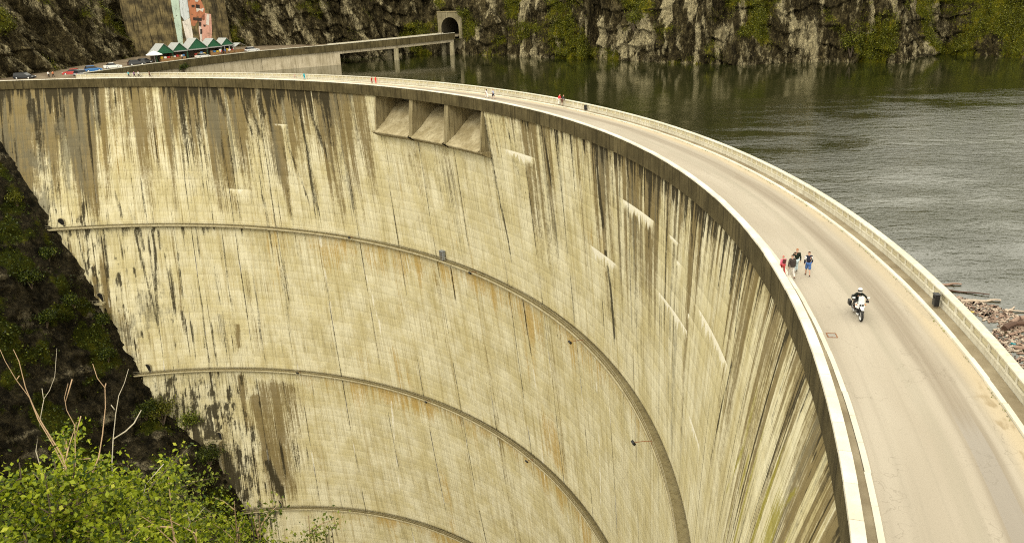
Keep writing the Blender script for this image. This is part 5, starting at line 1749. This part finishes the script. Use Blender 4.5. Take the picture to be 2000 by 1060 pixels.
MB().prism([(.98, -.07, .78), (.98, .07, .78), (.62, .11, .88), (.62, -.11, .88)], (0, 0, .03)).build('beak', MAT['white'], mc)
MB().prism([(.62, -.15, .9), (.62, .15, .9), (.50, .17, 1.18), (.50, -.17, 1.18)], (-.08, 0, 0)).build('nose_fairing', MAT['silver'], mc, bevel=.03)
ws = NT('tinted_screen', .1, .5); ws.color((.75, .8, .8)); ws.b.inputs['Alpha'].default_value = .55
MB().prism([(.56, -.19, 1.13), (.56, .19, 1.13), (.42, .16, 1.52), (.42, -.16, 1.52)], (-.012, 0, 0)).build('windscreen', ws.m, mc)
MB().box((.10, 0, .98), (.52, .34, .24)).build('tank', MAT['black'], mc, bevel=.07)
MB().box((-.40, 0, .92), (.62, .32, .12)).build('seat', MAT['black'], mc, bevel=.04)
MB().box((.10, 0, .50), (.50, .26, .46)).build('engine', MAT['black'], mc, bevel=.04)
MB().box((.30, 0, .30), (.25, .30, .10)).build('bash_plate', MAT['silver'], mc, bevel=.02)
MB().tube([(.45, 0, 1.05), (.1, 0, .8), (-.4, 0, .8), (-.75, 0, .88)], .045, 6).build('frame', MAT['black'], mc)
MB().box((-.85, 0, .98), (.34, .40, .28)).build('top_case', MAT['black'], mc, bevel=.05)
MB().tube([(.1, -.2, .3), (-.3, -.22, .35), (-.8, -.25, .55)], [.03, .035, .055], 8).build('exhaust', MAT['steel'], mc)
MB().prism([(.6, -.08, .70), (.98, -.08, .66), (1.02, -.06, .60), (1.02, .06, .60), (.98, .08, .66), (.6, .08, .70)], (0, 0, .02)).build('mudguard', MAT['black'], mc)
sx = pol(-8.75, 137.0, -1.0) + Vector((cos(MH), sin(MH), 0)) * -.285
person((sx.x, sx.y, -1.0 + 1.0), MH, 'motorcycle rider in black with a white helmet', 1.70, top=(.012, .015, .012), legs=(.03, .03, .03), shoes=(.02, .02, .02), seated=True, helmet=True, arms=((.36, .44, .22), (.60, .40, .14)))

# =================================================================== the far abutment: dark rock slope with scrub
J = np.array([(-137, 203, 14), (-131, 198, 0), (-122.4, 194.4, -15.5), (-117.5, 192.6, -25.4), (-112.8, 191.2, -35.5), (-108.1, 190.2, -45.3), (-102.3, 188.8, -60.8), (-97.4, 187.7, -75.6), (-93.5, 187.5, -83.9),
              (-86.5, 187.8, -93.6), (-81.1, 188.0, -101.0), (-76.3, 187.7, -116.5), (-72.1, 188.0, -126.8), (-66, 188, -150)], float)
def abutment():
    js = np.r_[0, np.cumsum(np.linalg.norm(np.diff(J, axis=0), axis=1))]
    s = np.arange(0, js[-1], 0.62)
    P = np.stack([np.interp(s, js, J[:, k]) for k in range(3)], -1)
    for _ in range(3):
        P[1:-1] = (P[:-2] + 2 * P[1:-1] + P[2:]) / 4
    t = np.r_[np.arange(-3.0, 60, 0.55), 62, 65, 69, 75, 84, 96, 120, 160]
    D = np.array([-.62, -.78, 0.0])
    nr, nc = len(s), len(t)
    Sg, T = np.meshgrid(s, t, indexing='ij')
    # the slope leans out of the wall towards the camera and towards the canyon
    out = np.array([.82, -.50, .30]); out /= np.linalg.norm(out)
    V = P[:, None, :] + T[..., None] * D
    big = fbm(Sg / 14, T / 12, 0, 4, 61)
    mid = fbm((Sg + T * .5) / 5, T / 4.5, .5 * big, 4, 62, .55, True)
    fin = fbm(Sg / 1.6, T / 1.4, 0, 4, 63, .6)
    amp = sstep(-1, 7, T)
    dsp = (9.0 * (big - .42) * amp + 5.0 * (mid - .5) * (0.28 + .72 * amp) + 2.2 * (fin - .5) * (0.45 + .55 * amp)) + 0.4
    dsp = dsp + 0.10 * T * sstep(0, 20, T)
    V = V + dsp[..., None] * out
    F = grid_faces(nr, nc)
    me = npmesh('rock_slope', V.reshape(-1, 3), F[:, ::-1])
    veg = np.clip(sstep(.44, .60, fbm(Sg / 7, T / 6, 0, 5, 66)) * .95 * sstep(0, 3, T), 0, 1)
    pale = np.clip(sstep(.5, .75, fbm(Sg / 2.4, T / 6, 0, 4, 67)) * .8, 0, 1) * .8
    set_attr(me, 'tone', np.stack([pale.ravel(), veg.ravel(), fin.ravel()], -1))
    tag(link('rock_slope', me, MAT['slope']), kind='structure')
    # scrub on it
    w_ = (np.clip(veg - .25, 0, 1) * (T > 1.5) * (T < 64)).ravel()
    w_ /= w_.sum()
    k = RNG.choice(len(w_), 30000, p=w_)
    Q = V.reshape(-1, 3)[k] + out * (RNG.random(30000) ** 1.4 * 1.3)[:, None] + RNG.normal(size=(30000, 3)) * .4
    tag(leaf_mesh('rock_scrub', Q, .42, MAT['scrub'], up=.5), kind='stuff')
    return V, Sg, T, out
AV, AS, AT, AOUT = abutment()

def shrub(c, size, n, leaf, m, label, name='shrub', cat='shrub', group=None, hgt=None):
    """a shrub: branching stems and a broken crown of leaf clumps"""
    o = empty(name, c, 0, label, cat, group)
    hgt = hgt or size * 1.2
    mb = MB()
    tips = []
    for i in range(9):
        a = random.random() * 6.28
        l_ = random.uniform(.55, 1.0)
        e = Vector((cos(a) * size * .55 * l_, sin(a) * size * .55 * l_, hgt * random.uniform(.55, .95)))
        mid_ = e * .5 + Vector((random.gauss(0, .08), random.gauss(0, .08), hgt * .08)) * 1.0
        mb.tube([(0, 0, -.4), mid_, e], [size * .03, size * .018, size * .006], 5)
        tips += [e, mid_ * .4 + e * .6]
        for q in range(3):
            f = mid_.lerp(e, random.random())
            e2 = f + Vector((random.gauss(0, .22), random.gauss(0, .22), random.uniform(.02, .3))) * size
            mb.tube([f, e2], [size * .010, size * .004], 4)
            tips.append(e2)
    mb.build('trunk', MAT['bark'], o)
    T_ = np.array([tuple(t) for t in tips])
    k = RNG.integers(0, len(T_), n)
    Q = T_[k] + RNG.normal(size=(n, 3)) * np.array([.16, .16, .13]) * size * (0.5 + RNG.random((n, 1)))
    leaf_mesh('crown', Q, leaf, m, o, up=.5)
    return o
# shrubs one can tell apart on the abutment and the approach wall
def on_slope(px, py):
    """nearest slope vertex on the line of sight of a pixel"""
    d = (at(px, py, 1.0) - EYE)
    d = np.array(d)
    R = AV.reshape(-1, 3) - np.array(EYE)
    t_ = R @ d
    e = np.linalg.norm(R - t_[:, None] * d, axis=1) / t_
    ok = np.where(e < .0035)[0]
    if len(ok) == 0:
        return Vector(AV.reshape(-1, 3)[np.argmin(e)])
    return Vector(AV.reshape(-1, 3)[ok[np.argmin(t_[ok])]])
for px, py, sz, m, lab in ((375, 838, 5.0, 'leaf2', 'bright green shrub at the foot of the wall under the lower balcony'), (325, 825, 5.2, 'cliffgreen', 'dark green bush left of the bright shrub at the wall foot'),
                           (205, 640, 2.6, 'scrub', 'dark bush at the wall foot beside the upper balcony'), (95, 640, 3.0, 'scrub', 'rounded dark bush in the middle of the rock slope'),
                           (60, 560, 3.2, 'scrub', 'bush high on the rock slope near the left edge'), (150, 600, 2.6, 'scrub', 'bush on the slope between the wall foot and the rounded bush'),
                           (100, 505, 2.4, 'scrub', 'small bush on the slope below the top ledge'), (40, 400, 2.4, 'cliffgreen', 'yellowish tuft of bush near the top of the slope'),
                           (215, 700, 2.4, 'scrub', 'bush on the slope below the upper balcony'), (415, 905, 4.6, 'scrub', 'dark bush at the wall foot under the balcony pillar'), (290, 815, 3.6, 'scrub', 'dark bush at the wall foot above the dark green bush')):
    shrub(on_slope(px, py), sz, 2600, .36, MAT[m], lab, group='shrubs on the rock slope')
wq = fas(29.5); wn = fas_n(29.5)[1]
shrub((wq[0] - wn[0] * .3, wq[1] - wn[1] * .3, -2.8), 1.9, 900, .3, MAT['scrub'], 'dark shrub growing out of the approach retaining wall')
for px, py, D, sz, lab in ((442, 82, 285, 3.6, 'leafy green bush on the cliff right of the stalls'), (905, 40, 300, 3.4, 'green bush on the cliff right of the tunnel mouth'), (1660, 100, 246, 5.0, 'broad green bush by the water at the cliff foot'),
                           (1240, 55, 262, 4.0, 'green bush halfway up the far cliff')):
    p = np.array(at(px, py, 1.0) - EYE)
    R = CV.reshape(-1, 3) - np.array(EYE)
    t_ = R @ p
    e = np.linalg.norm(R - t_[:, None] * p, axis=1) / t_
    ok = np.where(e < .0025)[0]
    q = CV.reshape(-1, 3)[ok[np.argmin(t_[ok])]]
    shrub(Vector(q) - Vector((0, 0, .8)), sz, 2400, .38, MAT['cliffgreen'], lab)

# =================================================================== the hillside under the camera and its young trees
def hill():
    u = np.linspace(-60, 26, 90); d = np.linspace(-30, 26, 60)
    UU, DD = np.meshgrid(u, d, indexing='ij')
    Zh = 16.7 - np.where(DD > 0, .82 * DD + np.maximum(DD - 9, 0) * 1.6, DD * .5) - np.maximum(UU - 1, 0) * 1.6
    Zh = Zh + 1.0 * (fbm(UU / 6, DD / 6, 0, 4, 71) - .5) * sstep(0, 3, np.hypot(UU, DD)) * 2
    X = UU * .74 - DD * .67; Y = UU * .67 + DD * .74
    V = np.stack([X, Y, Zh], -1)
    me = npmesh('hillside', V.reshape(-1, 3), grid_faces(90, 60)[:, ::-1])
    n = len(me.vertices)
    set_attr(me, 'tone', np.stack([np.full(n, .1), np.full(n, .7), np.full(n, .5)], -1))
    tag(link('hillside', me, MAT['slope'], smooth=True), kind='structure')
hill()
def zhill(x, y):
    U_ = .743 * x + .673 * y; D_ = -.673 * x + .743 * y
    return 16.7 - (.82 * D_ + max(D_ - 9, 0) * 1.6 if D_ > 0 else D_ * .5) - max(U_ - 1, 0) * 1.6

def young_tree(px, py, D, wpx, hpx, n, leaf, m, label, dens_bottom=True):
    """a sapling whose crown fills about the given pixels at distance D"""
    top_ = at(px, py, D)
    sc = D / FPX
    wd, hh = wpx * sc, hpx * sc
    zb = zhill(top_.x, top_.y)
    zb = min(zb, top_.z - hh * 1.05)
    o = empty('young_tree', (top_.x, top_.y, zb), 0, label, 'tree', 'young trees on the near hillside')
    Ht = top_.z - zb
    tr = MB(); tips = []
    for i in range(7):
        a = random.random() * 6.28
        base = Vector((random.gauss(0, .12), random.gauss(0, .12), 0))
        e = Vector((cos(a) * wd * .42 * random.uniform(.3, 1), sin(a) * wd * .42 * random.uniform(.3, 1), Ht * random.uniform(.82, .98)))
        m1 = base.lerp(e, .5) + Vector((random.gauss(0, .15), random.gauss(0, .15), .2))
        tr.tube([base, m1, e], [.035, .022, .006], 6)
        for q in range(16):
            f = m1.lerp(e, random.random() ** .8) if random.random() < .75 else base.lerp(m1, random.uniform(.4, 1))
            e2 = f + Vector((random.gauss(0, .30) * wd * .6, random.gauss(0, .30) * wd * .6, random.uniform(-.05, .28) * hh * .5))
            e2.z = min(e2.z, Ht)
            tr.tube([f, f.lerp(e2, .5) + Vector((0, 0, .04)), e2], [.010, .007, .003], 4)
            for k in range(4):
                tips.append((f.lerp(e2, .35 + .2 * k), e2))
    tr.build('trunk', MAT['twig'] if random.random() < .5 else MAT['bark'], o)
    A = np.array([tuple(t[0]) for t in tips])
    k = RNG.integers(0, len(A), n)
    Q = A[k] + RNG.normal(size=(n, 3)) * .10 * (0.35 + 1.1 * RNG.random((n, 1)))
    leaf_mesh('crown', Q, leaf, m, o, up=.55)
    return o
TREES = [(40, 800, 11.5, 330, 300, 16965, .062, 'leaf', 'leafy bright green young tree at the lower left corner'),
         (170, 868, 10.8, 320, 260, 16022, .060, 'leaf', 'dense green young tree right of the corner tree under the bare stems'),
         (10, 900, 9.5, 280, 300, 13195, .062, 'leaf', 'lowest bright green sapling against the left edge'),
         (300, 845, 13.0, 280, 250, 14137, .062, 'leaf2', 'olive green young tree with pale twigs in front of the wall foot'),
         (385, 905, 12.0, 230, 220, 9802, .062, 'leaf', 'round-leaved young tree below the lower balcony'),
         (285, 985, 10.0, 230, 160, 10367, .062, 'leaf', 'low bright sapling between the dense tree and the round-leaved tree'),
         (560, 985, 12.5, 200, 170, 6786, .060, 'leaf2', 'yellow green sapling top covering the lowest ledge'),
         (470, 1000, 12.0, 170, 150, 4147, .058, 'leaf', 'small sapling top left of the yellow green one'),
         (120, 980, 9.0, 330, 200, 12252, .060, 'leaf', 'broad sapling in the middle of the lower left thicket'),
         (612, 1010, 12.5, 110, 110, 1696, .055, 'leaf2', 'rightmost small sapling top at the bottom edge')]
for t_ in TREES:
    px, py, D, w_, h_, n, lf, m, lab = t_
    young_tree(px, py, D, w_, h_, int(n * 1.2), lf * .86, MAT[m], lab)

# bare stems standing out of the thicket
STEMS = [([(0, 682), (10, 705), (32, 742), (57, 775), (75, 820), (105, 870), (150, 960)], 10.2, .020, 'twig', 'thin bare stem leaning right at the left edge of the thicket', [[(32, 742), (38, 733)]]),
         ([(26, 682), (37, 705), (50, 757), (67, 797), (81, 824), (107, 866), (122, 890), (150, 980)], 10.0, .026, 'twig', 'reddish bare stem leaning right above the corner tree', []),
         ([(111, 680), (107, 735), (97, 762), (86, 778), (80, 810), (70, 880)], 10.6, .016, 'twig_pale', 'slender forked bare stem in the middle left of the thicket', [[(85, 778), (82, 758)]]),
         ([(133, 748), (126, 776), (130, 800), (146, 830), (147, 876), (147, 918), (167, 948), (175, 1010)], 10.4, .022, 'twig', 'bare stem that joins the taller pale stem in a fork', [[(141, 740), (128, 785)], [(158, 812), (148, 850)]]),
         ([(181, 710), (190, 738), (205, 757), (206, 795), (200, 850), (193, 892), (180, 925), (168, 947)], 10.3, .028, 'twig', 'tall pinkish bare stem curving up from the fork', [[(205, 757), (207, 748)]]),
         ([(251, 720), (243, 748), (232, 772), (226, 808), (221, 857), (219, 900), (219, 965)], 10.5, .022, 'twig_pale', 'rightmost tall bare stem with a side branch to the right', [[(221, 857), (245, 842), (262, 826), (276, 800)], [(224, 800), (217, 790)]]),
         ([(285, 945), (278, 975), (265, 1000), (262, 1040)], 10.8, .018, 'twig_pale', 'short pale bare stem in the olive tree', [[(278, 975), (270, 965)], [(320, 905), (285, 945)]]),
         ([(400, 990), (372, 1020), (362, 1045), (358, 1080)], 10.8, .022, 'twig_pale', 'pale stem rising through the round-leaved tree', [[(372, 1020), (365, 1000)]])]
for pts, D, r, m, lab, brs in STEMS:
    foot = at(pts[-1][0], pts[-1][1], D)
    o = empty('bare_sapling', foot, 0, lab, 'sapling', 'bare stems in the thicket')
    P = [at(x, y, D) - foot for x, y in pts]
    zg = zhill(foot.x, foot.y) - foot.z
    P.append(Vector((0.1, 0, min(zg, -.6))))
    n = len(P)
    MB().tube(P, [r * .34 * (.3 + .7 * i / (n - 1)) for i in range(n)], 7).build('trunk', MAT[m], o, smooth=True)
    for b in brs:
        Q = [at(x, y, D) - foot for x, y in b]
        MB().tube(Q, [r * .35] * (len(Q) - 1) + [r * .18] if len(b) > 2 else [r * .3, r * .2], 6).build('branch', MAT[m], o, smooth=True)
